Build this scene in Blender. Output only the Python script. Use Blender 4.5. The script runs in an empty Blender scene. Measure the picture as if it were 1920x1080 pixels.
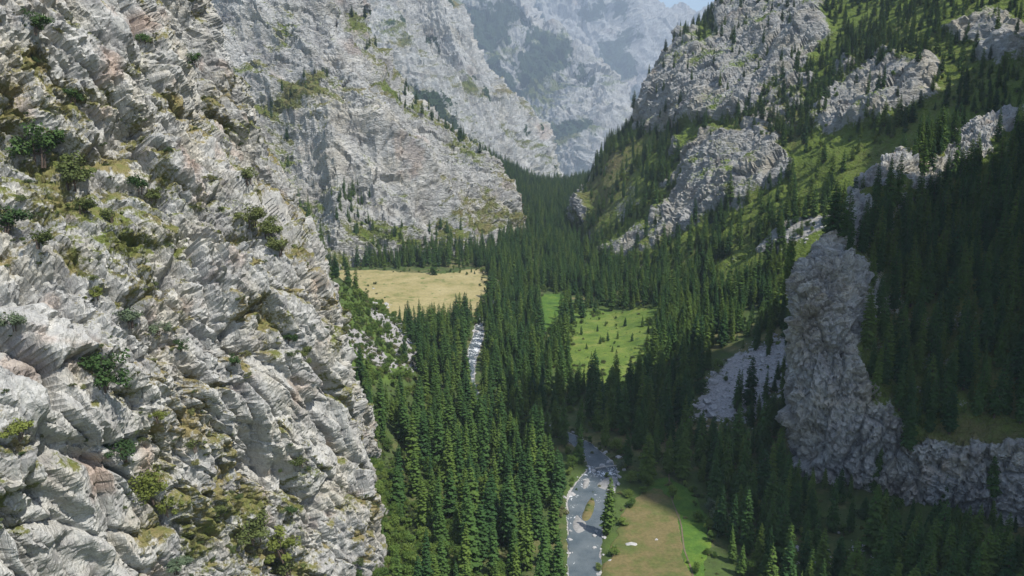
import bpy, math, random
import numpy as np
from mathutils import Vector
from mathutils.bvhtree import BVHTree

R = math.radians
rng = np.random.default_rng(7)
random.seed(7)
sc = bpy.context.scene
COL = sc.collection

# ------------------------------------------------------------------ camera, sky, sun, exposure
FX, PITCH, CAM = 1450.0, R(12.1), np.array((0.0, 0.0, 180.0))
cam_data = bpy.data.cameras.new("camera")
cam = bpy.data.objects.new("camera", cam_data)
COL.objects.link(cam)
cam.location = CAM
cam.rotation_euler = (R(90) - PITCH, 0, 0)
cam_data.sensor_width = 36.0
cam_data.lens = FX / 1920 * 36
cam_data.clip_start, cam_data.clip_end = 1.0, 30000.0
sc.camera = cam

SUN_EL, SUN_AZ = R(58), R(130)            # azimuth clockwise from +Y
world = bpy.data.worlds.new("World")
sc.world = world
world.use_nodes = True
wn = world.node_tree.nodes
wl = world.node_tree.links
sky = wn.new("ShaderNodeTexSky")
sky.sky_type = 'NISHITA'
sky.sun_disc = False
sky.sun_elevation = SUN_EL
sky.sun_rotation = SUN_AZ
wl.new(sky.outputs[0], wn["Background"].inputs[0])
wn["Background"].inputs[1].default_value = 0.165
sun_data = bpy.data.lights.new("sun", 'SUN')
sun_data.energy = 4.6
sun_data.angle = R(0.53)
sun_data.color = (1.0, 0.95, 0.88)
sun = bpy.data.objects.new("sun", sun_data)
COL.objects.link(sun)
SUN = np.array((math.cos(SUN_EL) * math.sin(SUN_AZ), math.cos(SUN_EL) * math.cos(SUN_AZ), math.sin(SUN_EL)))
sun.rotation_euler = Vector(SUN).to_track_quat('Z', 'Y').to_euler()
sun.location = (600, 0, 1500)
sc.view_settings.view_transform = 'Standard'
sc.view_settings.look = 'None'
sc.view_settings.exposure = 0.45
sc.view_settings.gamma = 1.0
sc.view_settings.use_curve_mapping = False
sc.cycles.max_bounces = 5
sc.cycles.diffuse_bounces = 3
sc.cycles.glossy_bounces = 2
sc.cycles.transmission_bounces = 3
sc.cycles.volume_bounces = 0
HAZE_DENSITY = 0.00006

# ------------------------------------------------------------------ camera geometry used while planning
FWD = np.array((0, math.cos(PITCH), -math.sin(PITCH)))
UP = np.array((0, math.sin(PITCH), math.cos(PITCH)))


def at(u, v, Y):
    """world point at distance Y up the valley that the photograph shows at pixel (u, v)"""
    d = FWD - (v - 540) / FX * UP + np.array(((u - 960) / FX, 0, 0))
    return CAM + d * (Y / d[1])


def proj(p):
    q = np.asarray(p) - CAM
    w = np.maximum(q @ FWD, 1e-3)
    return 960 + FX * q[..., 0] / w, 540 - FX * (q @ UP) / w, w


# ------------------------------------------------------------------ noise
def hash3(i, j, k, seed=0):
    h = (i.astype(np.int64) * 374761393 + j.astype(np.int64) * 668265263 + k.astype(np.int64) * 2147483647 + seed * 144665) & 0xFFFFFFFF
    h = ((h ^ (h >> 13)) * 1274126177) & 0xFFFFFFFF
    h = ((h ^ (h >> 16)) * 2246822519) & 0xFFFFFFFF
    h ^= h >> 15
    return h.astype(np.float64) / 4294967295.0


def vnoise(p, seed=0):
    i = np.floor(p).astype(np.int64)
    f = p - i
    f = f * f * f * (f * (f * 6 - 15) + 10)
    x, y, z = i[:, 0], i[:, 1], i[:, 2]
    r = 0
    for a in (0, 1):
        wa = f[:, 0] if a else 1 - f[:, 0]
        for b in (0, 1):
            wb = f[:, 1] if b else 1 - f[:, 1]
            for c in (0, 1):
                wc = f[:, 2] if c else 1 - f[:, 2]
                r = r + wa * wb * wc * hash3(x + a, y + b, z + c, seed)
    return r * 2 - 1


def fbm(p, octv=4, seed=0, gain=0.5):
    a, s, t = 1.0, 0, 0
    for o in range(octv):
        s = s + a * vnoise(p * 2.03 ** o + o * 17.3, seed + o)
        t += a
        a *= gain
    return s / t


def ridged(p, octv=4, seed=0, gain=0.55):
    a, s, t = 1.0, 0, 0
    for o in range(octv):
        s = s + a * (1 - 2 * np.abs(vnoise(p * 2.03 ** o + o * 11.7, seed + o)))
        t += a
        a *= gain
    return s / t


def facets(p, seed=0, tilt=1.0, crack=0.0, cw=0.12):
    """angular blocks: every Voronoi cell is a plane of its own offset and tilt, cells part along cracks"""
    i = np.floor(p).astype(np.int64)
    f = p - i
    n = len(p)
    b1 = np.full(n, 9.0)
    b2 = np.full(n, 9.0)
    val = np.zeros(n)
    for a in (-1, 0, 1):
        for b in (-1, 0, 1):
            for c in (-1, 0, 1):
                x, y, z = i[:, 0] + a, i[:, 1] + b, i[:, 2] + c
                h0 = hash3(x, y, z, seed)
                h1 = hash3(x, y, z, seed + 1)
                h2 = hash3(x, y, z, seed + 2)
                dx, dy, dz = f[:, 0] - a - h0, f[:, 1] - b - h1, f[:, 2] - c - h2
                d = dx * dx + dy * dy + dz * dz
                near = d < b1
                b2 = np.where(near, b1, np.minimum(b2, d))
                g = (h0 * 7.13 + h1 * 3.7) % 1.0
                v = (g - 0.5) + tilt * (dx * (h1 - 0.5) + dy * (h2 - 0.5) + dz * (h0 - 0.3))
                val = np.where(near, v, val)
                b1 = np.where(near, d, b1)
    if crack:
        e = np.sqrt(b2) - np.sqrt(b1)
        val = val - crack * np.clip(1 - e / cw, 0, 1)
    return val


def sstep(a, b, x):
    t = np.clip((x - a) / (b - a), 0, 1)
    return t * t * (3 - 2 * t)


def polymask(u, v, poly, feather):
    """1 inside a polygon, 0 outside, soft over `feather`"""
    poly = np.asarray(poly, float)
    inside = np.zeros(len(u), bool)
    dmin = np.full(len(u), 1e9)
    for k in range(len(poly)):
        x0, y0 = poly[k]
        x1, y1 = poly[(k + 1) % len(poly)]
        cond = ((y0 > v) != (y1 > v)) & (u < (x1 - x0) * (v - y0) / (y1 - y0 + 1e-12) + x0)
        inside ^= cond
        ex, ey = x1 - x0, y1 - y0
        t = np.clip(((u - x0) * ex + (v - y0) * ey) / (ex * ex + ey * ey + 1e-9), 0, 1)
        dmin = np.minimum(dmin, np.hypot(u - x0 - t * ex, v - y0 - t * ey))
    sd = np.where(inside, dmin, -dmin)
    return sstep(-feather, feather, sd)


def catmull(c, t):
    """Catmull-Rom along axis 0 of c at positions t (0..n-1)"""
    n = len(c)
    i = np.clip(np.floor(t).astype(int), 0, n - 2)
    f = (t - i).reshape((-1,) + (1,) * (c.ndim - 1))
    p0, p1, p2, p3 = c[np.maximum(i - 1, 0)], c[i], c[i + 1], c[np.minimum(i + 2, n - 1)]
    return 0.5 * (2 * p1 + (p2 - p0) * f + (2 * p0 - 5 * p1 + 4 * p2 - p3) * f ** 2 + (3 * p1 - p0 - 3 * p2 + p3) * f ** 3)


def spread(c, n):
    """n positions along the first axis, evenly spaced by length"""
    L = np.linalg.norm(np.diff(c, axis=0), axis=-1)
    L = L.reshape(len(L), -1).mean(1)
    cum = np.concatenate([[0], np.cumsum(L)])
    return np.interp(np.linspace(0, cum[-1], n), cum, np.arange(len(cum)))


def loft(cols, ns, nt, s_weight=None):
    c = np.array(cols, float)
    low = c[:, :1].copy()
    low[:, :, 2] -= 25
    low[:, :, :2] += (c[:, :1, :2] - c[:, 1:2, :2]) * 0.15
    c = np.concatenate([low, c], 1)
    s = spread(c if s_weight is None else c * 1.0, ns)
    if s_weight is not None:
        s = np.interp(np.linspace(0, 1, ns), s_weight[0], s_weight[1])
    a = catmull(c, s)
    b = catmull(a.transpose(1, 0, 2), spread(c.transpose(1, 0, 2), nt)).transpose(1, 0, 2)
    return b                                  # (ns, nt, 3)


def normals(g):
    ds = np.gradient(g, axis=0)
    dt = np.gradient(g, axis=1)
    n = np.cross(ds, dt)
    n /= np.linalg.norm(n, axis=-1, keepdims=True) + 1e-9
    return n


def outward(g, toward):
    n = normals(g)
    m = np.asarray(toward, float) - g
    if (n * m).sum(-1).mean() < 0:
        n = -n
    return n


def blur(a, k):
    for ax in (0, 1):
        for _ in range(k):
            p = np.concatenate([np.take(a, [0], ax), a, np.take(a, [-1], ax)], ax)
            n = a.shape[ax]
            a = (np.take(p, range(0, n), ax) + 2 * np.take(p, range(1, n + 1), ax) + np.take(p, range(2, n + 2), ax)) / 4
    return a


SURF = {}


def grid_object(name, g, mat, cover=None, smooth=False, toward=None):
    ns, nt = g.shape[:2]
    v = g.reshape(-1, 3)
    idx = np.arange(ns * nt).reshape(ns, nt)
    q = np.stack([idx[:-1, :-1], idx[1:, :-1], idx[1:, 1:], idx[:-1, 1:]], -1).reshape(-1, 4)
    n = normals(g)
    ref = (np.asarray(toward, float) - g) if toward is not None else np.broadcast_to(np.array((0, 0, 1.0)), g.shape)
    if (n * ref).sum(-1).mean() < 0:
        q = q[:, ::-1]
    me = bpy.data.meshes.new(name)
    me.vertices.add(len(v))
    me.vertices.foreach_set("co", v.astype(np.float32).ravel())
    me.loops.add(q.size)
    me.loops.foreach_set("vertex_index", q.astype(np.int32).ravel())
    me.polygons.add(len(q))
    me.polygons.foreach_set("loop_start", np.arange(0, q.size, 4, dtype=np.int32))
    me.polygons.foreach_set("use_smooth", np.full(len(q), smooth))
    me.update(calc_edges=True)
    if cover is not None:
        at_ = me.color_attributes.new("cover", 'FLOAT_COLOR', 'POINT')
        c = np.ones((len(v), 4), np.float32)
        c[:, :cover.shape[-1]] = cover.reshape(-1, cover.shape[-1])
        at_.data.foreach_set("color", c.ravel())
    me.materials.append(mat)
    o = bpy.data.objects.new(name, me)
    COL.objects.link(o)
    o["kind"] = "structure"
    return o


# ------------------------------------------------------------------ materials
def new_mat(name):
    m = bpy.data.materials.new(name)
    m.use_nodes = True
    nt = m.node_tree
    b = nt.nodes["Principled BSDF"]
    b.inputs["Roughness"].default_value = 0.9
    b.inputs["Specular IOR Level"].default_value = 0.15
    return m, nt, b


def N(nt, t, **k):
    n = nt.nodes.new(t)
    for a, b in k.items():
        setattr(n, a, b)
    return n


def noise_node(nt, scale, detail=6, rough=0.6, coord=None, dist=0.0):
    n = N(nt, "ShaderNodeTexNoise")
    n.inputs["Scale"].default_value = scale
    n.inputs["Detail"].default_value = detail
    n.inputs["Roughness"].default_value = rough
    n.inputs["Distortion"].default_value = dist
    if coord is not None:
        nt.links.new(coord, n.inputs["Vector"])
    return n


def ramp(nt, src, stops):
    r = N(nt, "ShaderNodeValToRGB")
    e = r.color_ramp.elements
    while len(e) < len(stops):
        e.new(0.5)
    for k, (p, c) in enumerate(stops):
        e[k].position = p
        e[k].color = (*c, 1) if len(c) == 3 else c
    nt.links.new(src, r.inputs[0])
    return r.outputs[0]


def mix(nt, fac, a, b, mode='MIX'):
    m = N(nt, "ShaderNodeMix", data_type='RGBA', blend_type=mode)
    for s, i in ((fac, 0), (a, 6), (b, 7)):
        if hasattr(s, "node"):
            nt.links.new(s, m.inputs[i])
        elif i == 0:
            m.inputs[0].default_value = s
        else:
            m.inputs[i].default_value = (*s, 1)
    return m.outputs[2]


def math_n(nt, op, a, b=0.0, c=None, clamp=False):
    m = N(nt, "ShaderNodeMath", operation=op, use_clamp=clamp)
    for s, i in ((a, 0), (b, 1), (c, 2)):
        if s is None:
            continue
        if hasattr(s, "node"):
            nt.links.new(s, m.inputs[i])
        else:
            m.inputs[i].default_value = s
    return m.outputs[0]


def mapping(nt, coord, scale, rot=(0, 0, 0)):
    m = N(nt, "ShaderNodeMapping")
    m.inputs["Scale"].default_value = scale
    m.inputs["Rotation"].default_value = rot
    nt.links.new(coord, m.inputs["Vector"])
    return m.outputs[0]


GRASS_LUSH, GRASS_MID, GRASS_DRY = (0.12, 0.168, 0.03), (0.135, 0.145, 0.045), (0.22, 0.185, 0.085)


def rock_material(name, unit, tone=1.0, warm=0.0, strata=None, dark=0.45, bump=0.9, pit=0.50):
    """grey weathered limestone; attribute cover: R plant cover, G lushness, B rusty rock"""
    m, nt, b = new_mat(name)
    pos = N(nt, "ShaderNodeNewGeometry").outputs["Position"]
    cov = N(nt, "ShaderNodeVertexColor", layer_name="cover")
    sep = N(nt, "ShaderNodeSeparateColor")
    nt.links.new(cov.outputs[0], sep.inputs[0])
    big = noise_node(nt, 0.09 / unit, 5, 0.6, pos)
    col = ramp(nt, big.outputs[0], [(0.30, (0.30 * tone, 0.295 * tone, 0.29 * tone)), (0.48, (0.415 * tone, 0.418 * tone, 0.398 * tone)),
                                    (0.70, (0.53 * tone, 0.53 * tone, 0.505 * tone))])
    st = mapping(nt, pos, (1.0, 1.0, 0.22) if strata is None else strata[0], (0.35, 0.25, 0.0) if strata is None else strata[1])
    streak = noise_node(nt, 0.45 / unit, 7, 0.68, st, 0.6)
    col = mix(nt, 0.75, col, ramp(nt, streak.outputs[0], [(0.30, (dark, dark * 0.98, dark * 0.98)), (0.45, (0.92, 0.92, 0.92)), (0.62, (1.12, 1.11, 1.08))]), 'MULTIPLY')
    fine = noise_node(nt, 2.2 / unit, 6, 0.7, pos)
    col = mix(nt, 0.55, col, ramp(nt, fine.outputs[0], [(0.33, (pit, pit * 0.98, pit * 0.98)), (0.50, (0.95, 0.95, 0.95)), (0.68, (1.12, 1.12, 1.10))]), 'MULTIPLY')
    hue = noise_node(nt, 0.05 / unit, 4, 0.6, pos)
    col = mix(nt, math_n(nt, 'MULTIPLY', ramp(nt, hue.outputs[0], [(0.48, (0, 0, 0)), (0.66, (1, 1, 1))]), 0.35 + warm), col, mix(nt, 1.0, col, (1.08, 1.0, 0.85), 'MULTIPLY'))
    col = mix(nt, math_n(nt, 'MULTIPLY', sep.outputs[2], 0.55), col, mix(nt, 1.0, col, (0.98, 0.66, 0.50), 'MULTIPLY'))
    # plants on ledges
    gn = noise_node(nt, 0.8 / unit, 7, 0.75, pos)
    g = math_n(nt, 'ADD', sep.outputs[0], math_n(nt, 'MULTIPLY', math_n(nt, 'SUBTRACT', gn.outputs[0], 0.5), 1.1))
    gm = ramp(nt, g, [(0.46, (0, 0, 0)), (0.60, (1, 1, 1))])
    gv = noise_node(nt, 0.35 / unit, 4, 0.6, pos)
    lush = math_n(nt, 'ADD', sep.outputs[1], math_n(nt, 'MULTIPLY', math_n(nt, 'SUBTRACT', gv.outputs[0], 0.5), 1.2), clamp=True)
    gc = ramp(nt, lush, [(0.1, GRASS_DRY), (0.45, GRASS_MID), (0.85, GRASS_LUSH)])
    gc = mix(nt, 0.6, gc, ramp(nt, fine.outputs[0], [(0.3, (0.5, 0.5, 0.5)), (0.65, (1.15, 1.15, 1.15))]), 'MULTIPLY')
    col = mix(nt, gm, col, gc)
    wood = math_n(nt, 'ADD', math_n(nt, 'SUBTRACT', 1.0, cov.outputs[1]), math_n(nt, 'MULTIPLY', math_n(nt, 'SUBTRACT', streak.outputs[0], 0.5), 2.4))  # dark forest colour by inverted alpha: far woods plus painted shade on peaks
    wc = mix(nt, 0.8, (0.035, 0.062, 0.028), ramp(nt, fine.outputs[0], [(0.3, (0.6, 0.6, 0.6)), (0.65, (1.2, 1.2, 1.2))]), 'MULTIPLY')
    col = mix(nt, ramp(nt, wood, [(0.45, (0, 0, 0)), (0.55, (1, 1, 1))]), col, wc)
    nt.links.new(col, b.inputs["Base Color"])
    vor = N(nt, "ShaderNodeTexVoronoi", feature='DISTANCE_TO_EDGE')
    vor.inputs["Scale"].default_value = 0.35 / unit
    warp = noise_node(nt, 0.5 / unit, 3, 0.6, st)
    wv = N(nt, "ShaderNodeVectorMath", operation='MULTIPLY_ADD')
    nt.links.new(warp.outputs[1], wv.inputs[0])
    wv.inputs[1].default_value = (2.2 * unit,) * 3
    nt.links.new(st, wv.inputs[2])
    nt.links.new(wv.outputs[0], vor.inputs["Vector"])
    crack = ramp(nt, vor.outputs["Distance"], [(0.0, (0, 0, 0)), (0.10, (1, 1, 1))])
    hgt = math_n(nt, 'ADD', math_n(nt, 'MULTIPLY', streak.outputs[0], 1.6), math_n(nt, 'MULTIPLY', fine.outputs[0], 0.5))
    hgt = math_n(nt, 'ADD', hgt, math_n(nt, 'MULTIPLY', crack, 0.35))
    bp = N(nt, "ShaderNodeBump")
    bp.inputs["Strength"].default_value = bump
    bp.inputs["Distance"].default_value = 1.0 * unit
    nt.links.new(hgt, bp.inputs["Height"])
    nt.links.new(bp.outputs[0], b.inputs["Normal"])
    return m


def ground_material(name, stops, scale, bump=0.25, speck=None, cover=False):
    m, nt, b = new_mat(name)
    pos = N(nt, "ShaderNodeNewGeometry").outputs["Position"]
    a = noise_node(nt, scale, 6, 0.65, pos)
    col = ramp(nt, a.outputs[0], stops)
    f = noise_node(nt, scale * 14, 6, 0.72, pos)
    col = mix(nt, 0.7, col, ramp(nt, f.outputs[0], [(0.3, (0.55, 0.55, 0.52)), (0.62, (1.12, 1.12, 1.1))]), 'MULTIPLY')
    if cover:      # R: bare scree, G: lushness
        cov = N(nt, "ShaderNodeVertexColor", layer_name="cover")
        sep = N(nt, "ShaderNodeSeparateColor")
        nt.links.new(cov.outputs[0], sep.inputs[0])
        lus = math_n(nt, 'ADD', sep.outputs[1], math_n(nt, 'MULTIPLY', math_n(nt, 'SUBTRACT', a.outputs[0], 0.5), 0.9), clamp=True)
        gc = ramp(nt, lus, [(0.1, GRASS_DRY), (0.42, (0.055, 0.082, 0.026)), (0.9, (0.10, 0.16, 0.03))])
        gc = mix(nt, 0.7, gc, ramp(nt, f.outputs[0], [(0.3, (0.55, 0.55, 0.52)), (0.62, (1.12, 1.12, 1.1))]), 'MULTIPLY')
        st = noise_node(nt, 0.5, 7, 0.75, pos)
        sm = ramp(nt, math_n(nt, 'ADD', sep.outputs[0], math_n(nt, 'MULTIPLY', math_n(nt, 'SUBTRACT', st.outputs[0], 0.5), 0.9)), [(0.46, (0, 0, 0)), (0.56, (1, 1, 1))])
        stone = ramp(nt, noise_node(nt, 0.9, 6, 0.75, pos).outputs[0], [(0.3, (0.16, 0.16, 0.165)), (0.5, (0.30, 0.29, 0.28)), (0.7, (0.42, 0.41, 0.39))])
        col = mix(nt, sm, gc, stone)
    if speck:
        s = noise_node(nt, speck[0], 4, 0.6, pos)
        col = mix(nt, ramp(nt, s.outputs[0], [(speck[1], (0, 0, 0)), (speck[1] + 0.05, (1, 1, 1))]), col, speck[2])
    nt.links.new(col, b.inputs["Base Color"])
    bp = N(nt, "ShaderNodeBump")
    bp.inputs["Strength"].default_value = 0.8
    bp.inputs["Distance"].default_value = bump
    nt.links.new(f.outputs[0], bp.inputs["Height"])
    nt.links.new(bp.outputs[0], b.inputs["Normal"])
    return m


def leaf_material(name, dark, mid, light, trans=0.25, vary=4.0):
    m, nt, b = new_mat(name)
    info = N(nt, "ShaderNodeObjectInfo")
    tc = N(nt, "ShaderNodeTexCoord")
    n = noise_node(nt, vary, 3, 0.6, tc.outputs["Object"])
    col = ramp(nt, info.outputs["Random"], [(0.05, dark), (0.5, mid), (0.95, light)])
    col = mix(nt, 0.8, col, ramp(nt, n.outputs[0], [(0.3, (0.6, 0.62, 0.6)), (0.65, (1.25, 1.25, 1.1))]), 'MULTIPLY')
    nt.links.new(col, b.inputs["Base Color"])
    b.inputs["Roughness"].default_value = 0.75
    t = N(nt, "ShaderNodeBsdfTranslucent")
    nt.links.new(col, t.inputs[0])
    ms = N(nt, "ShaderNodeMixShader")
    ms.inputs[0].default_value = trans
    nt.links.new(b.outputs[0], ms.inputs[1])
    nt.links.new(t.outputs[0], ms.inputs[2])
    nt.links.new(ms.outputs[0], nt.nodes["Material Output"].inputs[0])
    return m


def plain_material(name, c1, c2, scale, bump=0.05):
    m, nt, b = new_mat(name)
    tc = N(nt, "ShaderNodeTexCoord")
    n = noise_node(nt, scale, 6, 0.65, tc.outputs["Object"])
    nt.links.new(ramp(nt, n.outputs[0], [(0.3, c1), (0.7, c2)]), b.inputs["Base Color"])
    bp = N(nt, "ShaderNodeBump")
    bp.inputs["Distance"].default_value = bump
    nt.links.new(n.outputs[0], bp.inputs["Height"])
    nt.links.new(bp.outputs[0], b.inputs["Normal"])
    return m


M_CLIFF = rock_material("limestone_near", 1.0, 0.92, 0.3, ((1.0, 0.85, 0.30), (0.0, 0.0, 0.0)), 0.42, 0.6, 0.38)
M_MID = rock_material("limestone_beds", 3.2, 0.94, 0.25, ((0.65, 0.65, 1.35), (0.25, 0.35, 0.0)))
M_SHOULDER = rock_material("limestone_shoulder", 4.5, 1.0, 0.1, ((0.7, 0.7, 1.2), (0.2, 0.3, 0.0)))
M_PEAK = rock_material("limestone_peak", 22.0, 1.05, 0.05, ((1.0, 1.0, 0.5), (0.2, 0.3, 0.0)))
M_FAR = rock_material("limestone_far", 12.0, 1.0, 0.1, ((1.0, 1.0, 0.5), (0.2, 0.3, 0.0)))
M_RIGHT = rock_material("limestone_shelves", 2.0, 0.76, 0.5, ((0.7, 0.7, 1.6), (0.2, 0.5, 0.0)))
M_SPUR = rock_material("limestone_spur", 1.4, 0.95, 0.6, ((0.9, 0.9, 0.8), (0.3, 0.2, 0.0)), 0.16, 1.0)
M_GROUND = ground_material("forest_floor", [(0.3, (0.03, 0.045, 0.018)), (0.7, (0.07, 0.085, 0.03))], 0.08, 0.3, cover=True)
M_DRY = ground_material("dry_meadow", [(0.30, (0.17, 0.175, 0.06)), (0.46, (0.29, 0.25, 0.115)), (0.72, (0.37, 0.315, 0.165))], 0.03, 0.15, (0.11, 0.60, (0.13, 0.155, 0.05)))
M_BROWN = ground_material("brown_meadow", [(0.30, (0.07, 0.105, 0.028)), (0.45, (0.105, 0.115, 0.038)), (0.55, (0.15, 0.125, 0.055)), (0.72, (0.165, 0.14, 0.065))], 0.055, 0.12, (0.5, 0.70, (0.10, 0.12, 0.04)))
M_GREEN = ground_material("green_meadow", [(0.30, (0.06, 0.11, 0.02)), (0.5, (0.11, 0.165, 0.03)), (0.7, (0.19, 0.21, 0.055))], 0.05, 0.4, (0.17, 0.60, (0.055, 0.095, 0.022)))
M_LUSH = ground_material("lush_grass", [(0.30, (0.04, 0.085, 0.018)), (0.5, (0.07, 0.14, 0.022)), (0.7, (0.13, 0.19, 0.03))], 0.09, 0.3)
M_TRAIL = ground_material("trail_dirt", [(0.3, (0.11, 0.09, 0.06)), (0.7, (0.18, 0.15, 0.10))], 0.6, 0.05)
M_GRAVEL = ground_material("river_gravel", [(0.3, (0.20, 0.20, 0.195)), (0.7, (0.34, 0.335, 0.325))], 0.8, 0.15)
M_SPRUCE = leaf_material("spruce_needles", (0.032, 0.078, 0.026), (0.058, 0.116, 0.030), (0.10, 0.155, 0.032), 0.25, 0.35)
M_BROAD = leaf_material("broad_leaves", (0.06, 0.11, 0.026), (0.10, 0.165, 0.034), (0.15, 0.205, 0.048), 0.3, 0.6)
M_GREYLEAF = leaf_material("grey_leaves", (0.10, 0.14, 0.09), (0.12, 0.16, 0.10), (0.14, 0.18, 0.11), 0.2, 0.6)
M_DARKBUSH = leaf_material("dark_bush", (0.035, 0.07, 0.025), (0.045, 0.085, 0.028), (0.055, 0.10, 0.03), 0.2, 0.8)
M_YELLOWBUSH = leaf_material("yellow_bush", (0.14, 0.17, 0.04), (0.17, 0.20, 0.05), (0.20, 0.22, 0.06), 0.3, 0.8)
M_OLIVEBUSH = leaf_material("olive_bush", (0.08, 0.105, 0.035), (0.10, 0.125, 0.04), (0.12, 0.14, 0.05), 0.2, 0.8)
M_SCRUB = leaf_material("cliff_scrub", (0.055, 0.085, 0.03), (0.09, 0.115, 0.045), (0.15, 0.155, 0.065), 0.2, 0.8)
M_BARK = plain_material("bark", (0.06, 0.045, 0.035), (0.13, 0.10, 0.08), 2.0)
M_STONE = plain_material("pale_stone", (0.26, 0.26, 0.26), (0.46, 0.45, 0.43), 1.2, 0.1)

# ------------------------------------------------------------------ valley floor
RIVER = np.array([(24, 200, 6), (28, 260, 6), (31, 300, 5.6), (34, 326, 7.2), (38, 350, 9.5), (44, 368, 8.5), (48, 386, 6), (40, 415, 4), (16, 445, 3.5), (-12, 470, 1.6),
                  (-26, 505, 1.5), (-31, 545, 2.4), (-31, 600, 3.4), (-29, 650, 3.6), (-30, 700, 1.6), (-22, 750, 1.6), (-10, 830, 2.4), (10, 930, 2.4), (18, 1060, 2.4), (60, 1300, 2.4), (90, 1600, 2)], float)
RIVER_P = catmull(RIVER, np.linspace(0, len(RIVER) - 1, 420))


def river_dist(x, y):
    """distance to the river's middle line and its half width there"""
    x = np.asarray(x, float).ravel()
    y = np.asarray(y, float).ravel()
    best = np.full(len(x), 1e9)
    hw = np.zeros(len(x))
    for k in range(0, len(RIVER_P) - 1, 2):
        a = RIVER_P[k]
        d = np.hypot(x - a[0], y - a[1])
        n = d < best
        best = np.where(n, d, best)
        hw = np.where(n, a[2], hw)
    return best, hw


def floor_level(y):
    return np.interp(y, [0, 700, 950, 1250, 1850, 2250, 4000, 12000], [0, 0, 4, 18, 34, -20, -420, -1300])


def ground_z(x, y):
    x = np.asarray(x, float)
    y = np.asarray(y, float)
    shp = np.broadcast(x, y).shape
    x = np.broadcast_to(x, shp).ravel()
    y = np.broadcast_to(y, shp).ravel()
    p = np.stack([x, y, np.zeros_like(x)], -1)
    z = floor_level(y)
    # talus left, behind the near cliff
    left_edge = np.interp(y, [250, 330, 420, 520, 620, 700, 760, 950, 1100, 1300, 1800], [-52, -52, -50, -58, -72, -105, -190, -260, -120, -10, 60])
    dl = np.maximum(0, left_edge - x)
    z = z + 0.52 * dl + 0.004 * np.minimum(dl, 60) ** 2 * (y < 720)
    right_edge = np.interp(y, [200, 300, 380, 450, 560, 700, 900, 1250, 1900], [85, 95, 100, 75, 92, 95, 85, 95, 140])
    dr = np.maximum(0, x - right_edge)
    z = z + np.interp(y, [300, 400, 500, 600, 900, 1800, 2000], [0.02, 0.05, 0.2, 0.26, 0.32, 0.32, 0.0]) * dr + 0.0005 * np.minimum(dr, 120) ** 2 * (y < 1900) * sstep(380, 480, y)
    z = z + 1.1 * fbm(p / 45, 4, 5) * sstep(0, 15, np.abs(x - 50)) + 0.35 * fbm(p / 7, 3, 9)
    d, hw = river_dist(x, y)
    z = z - 1.7 * (1 - sstep(hw - 1.5, hw + 4.0, d))
    return z.reshape(shp)


def gaxis(segs):
    out = []
    for a, b, s in segs:
        out.append(np.arange(a, b, s))
    return np.concatenate(out)


gx = gaxis([(-900, -280, 40), (-280, -130, 4), (-130, 130, 1.3), (130, 320, 4), (320, 1001, 40)])
gy = gaxis([(-200, 180, 30), (180, 420, 1.5), (420, 800, 2.2), (800, 1300, 4), (1300, 2000, 12), (2000, 20001, 500)])
GX, GY = np.meshgrid(gx, gy, indexing='ij')
GZ = ground_z(GX, GY)
GP = np.stack([GX, GY, GZ], -1)
gu, gv, _ = proj(GP.reshape(-1, 3))
gu = gu + 22 * fbm(GP.reshape(-1, 3) / 13, 4, 35)
gv = gv + 16 * fbm(GP.reshape(-1, 3) / 13, 4, 36)
SCREE_POLY = [(1295, 790), (1330, 705), (1400, 655), (1470, 625), (1500, 640), (1500, 720), (1440, 755), (1400, 800)]
TALUS_A = [(690, 570), (730, 570), (790, 680), (770, 700), (740, 660)]
TALUS_B = [(640, 600), (700, 645), (760, 690), (720, 700), (650, 650)]
scr = np.maximum(polymask(gu, gv, SCREE_POLY, 26) * (0.75 + 0.55 * fbm(GP.reshape(-1, 3) / 9, 4, 37)), np.maximum(polymask(gu, gv, TALUS_A, 12), 0.95 * polymask(gu, gv, TALUS_B, 10)) * 1.0)
scr = np.maximum(scr, polymask(gu, gv, [(640, 885), (725, 880), (735, 935), (690, 960)], 10))
gd, ghw = river_dist(GX, GY)
scr = np.maximum(scr, 0.85 * (1 - sstep(ghw, ghw + 3.5, gd)))
lushv = 0.42 + 0.35 * polymask(gu, gv, [(630, 540), (700, 530), (790, 680), (760, 720), (640, 700)], 25) \
    + 0.35 * polymask(gu, gv, [(690, 960), (860, 960), (880, 1090), (700, 1090)], 25) \
    + 0.45 * polymask(gu, gv, [(1050, 580), (1260, 570), (1260, 620), (1180, 720), (1060, 700)], 20)
lushv = lushv + 0.2 * fbm(GP.reshape(-1, 3) / 60, 3, 31)
gcov = np.stack([scr, np.clip(lushv, 0, 1), np.zeros_like(scr)], -1)
ground = grid_object("ground", GP, M_GROUND, gcov, smooth=True)
SURF["ground"] = (GP, scr.reshape(GX.shape))

# ------------------------------------------------------------------ rock walls of the gorge
A = at


def veg_cover(g, n, seed, scale, base, slope_gain, lush=0.45, rust_p=None):
    """plants where the rock leans back enough to hold soil"""
    p = g.reshape(-1, 3)
    nz = blur(np.abs(n[..., 2]), 2).reshape(-1)
    v = base + slope_gain * (nz - 0.42) + 0.42 * fbm(p / scale, 4, seed)
    l = lush + 0.45 * fbm(p / (scale * 2.2), 3, seed + 3)
    rust = 0.6 * sstep(0.36, 0.6, fbm(p / (scale * 1.1), 4, seed + 8))
    return np.stack([np.clip(v, 0, 1), np.clip(l, 0, 1), np.clip(rust, 0, 1)], -1)


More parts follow.
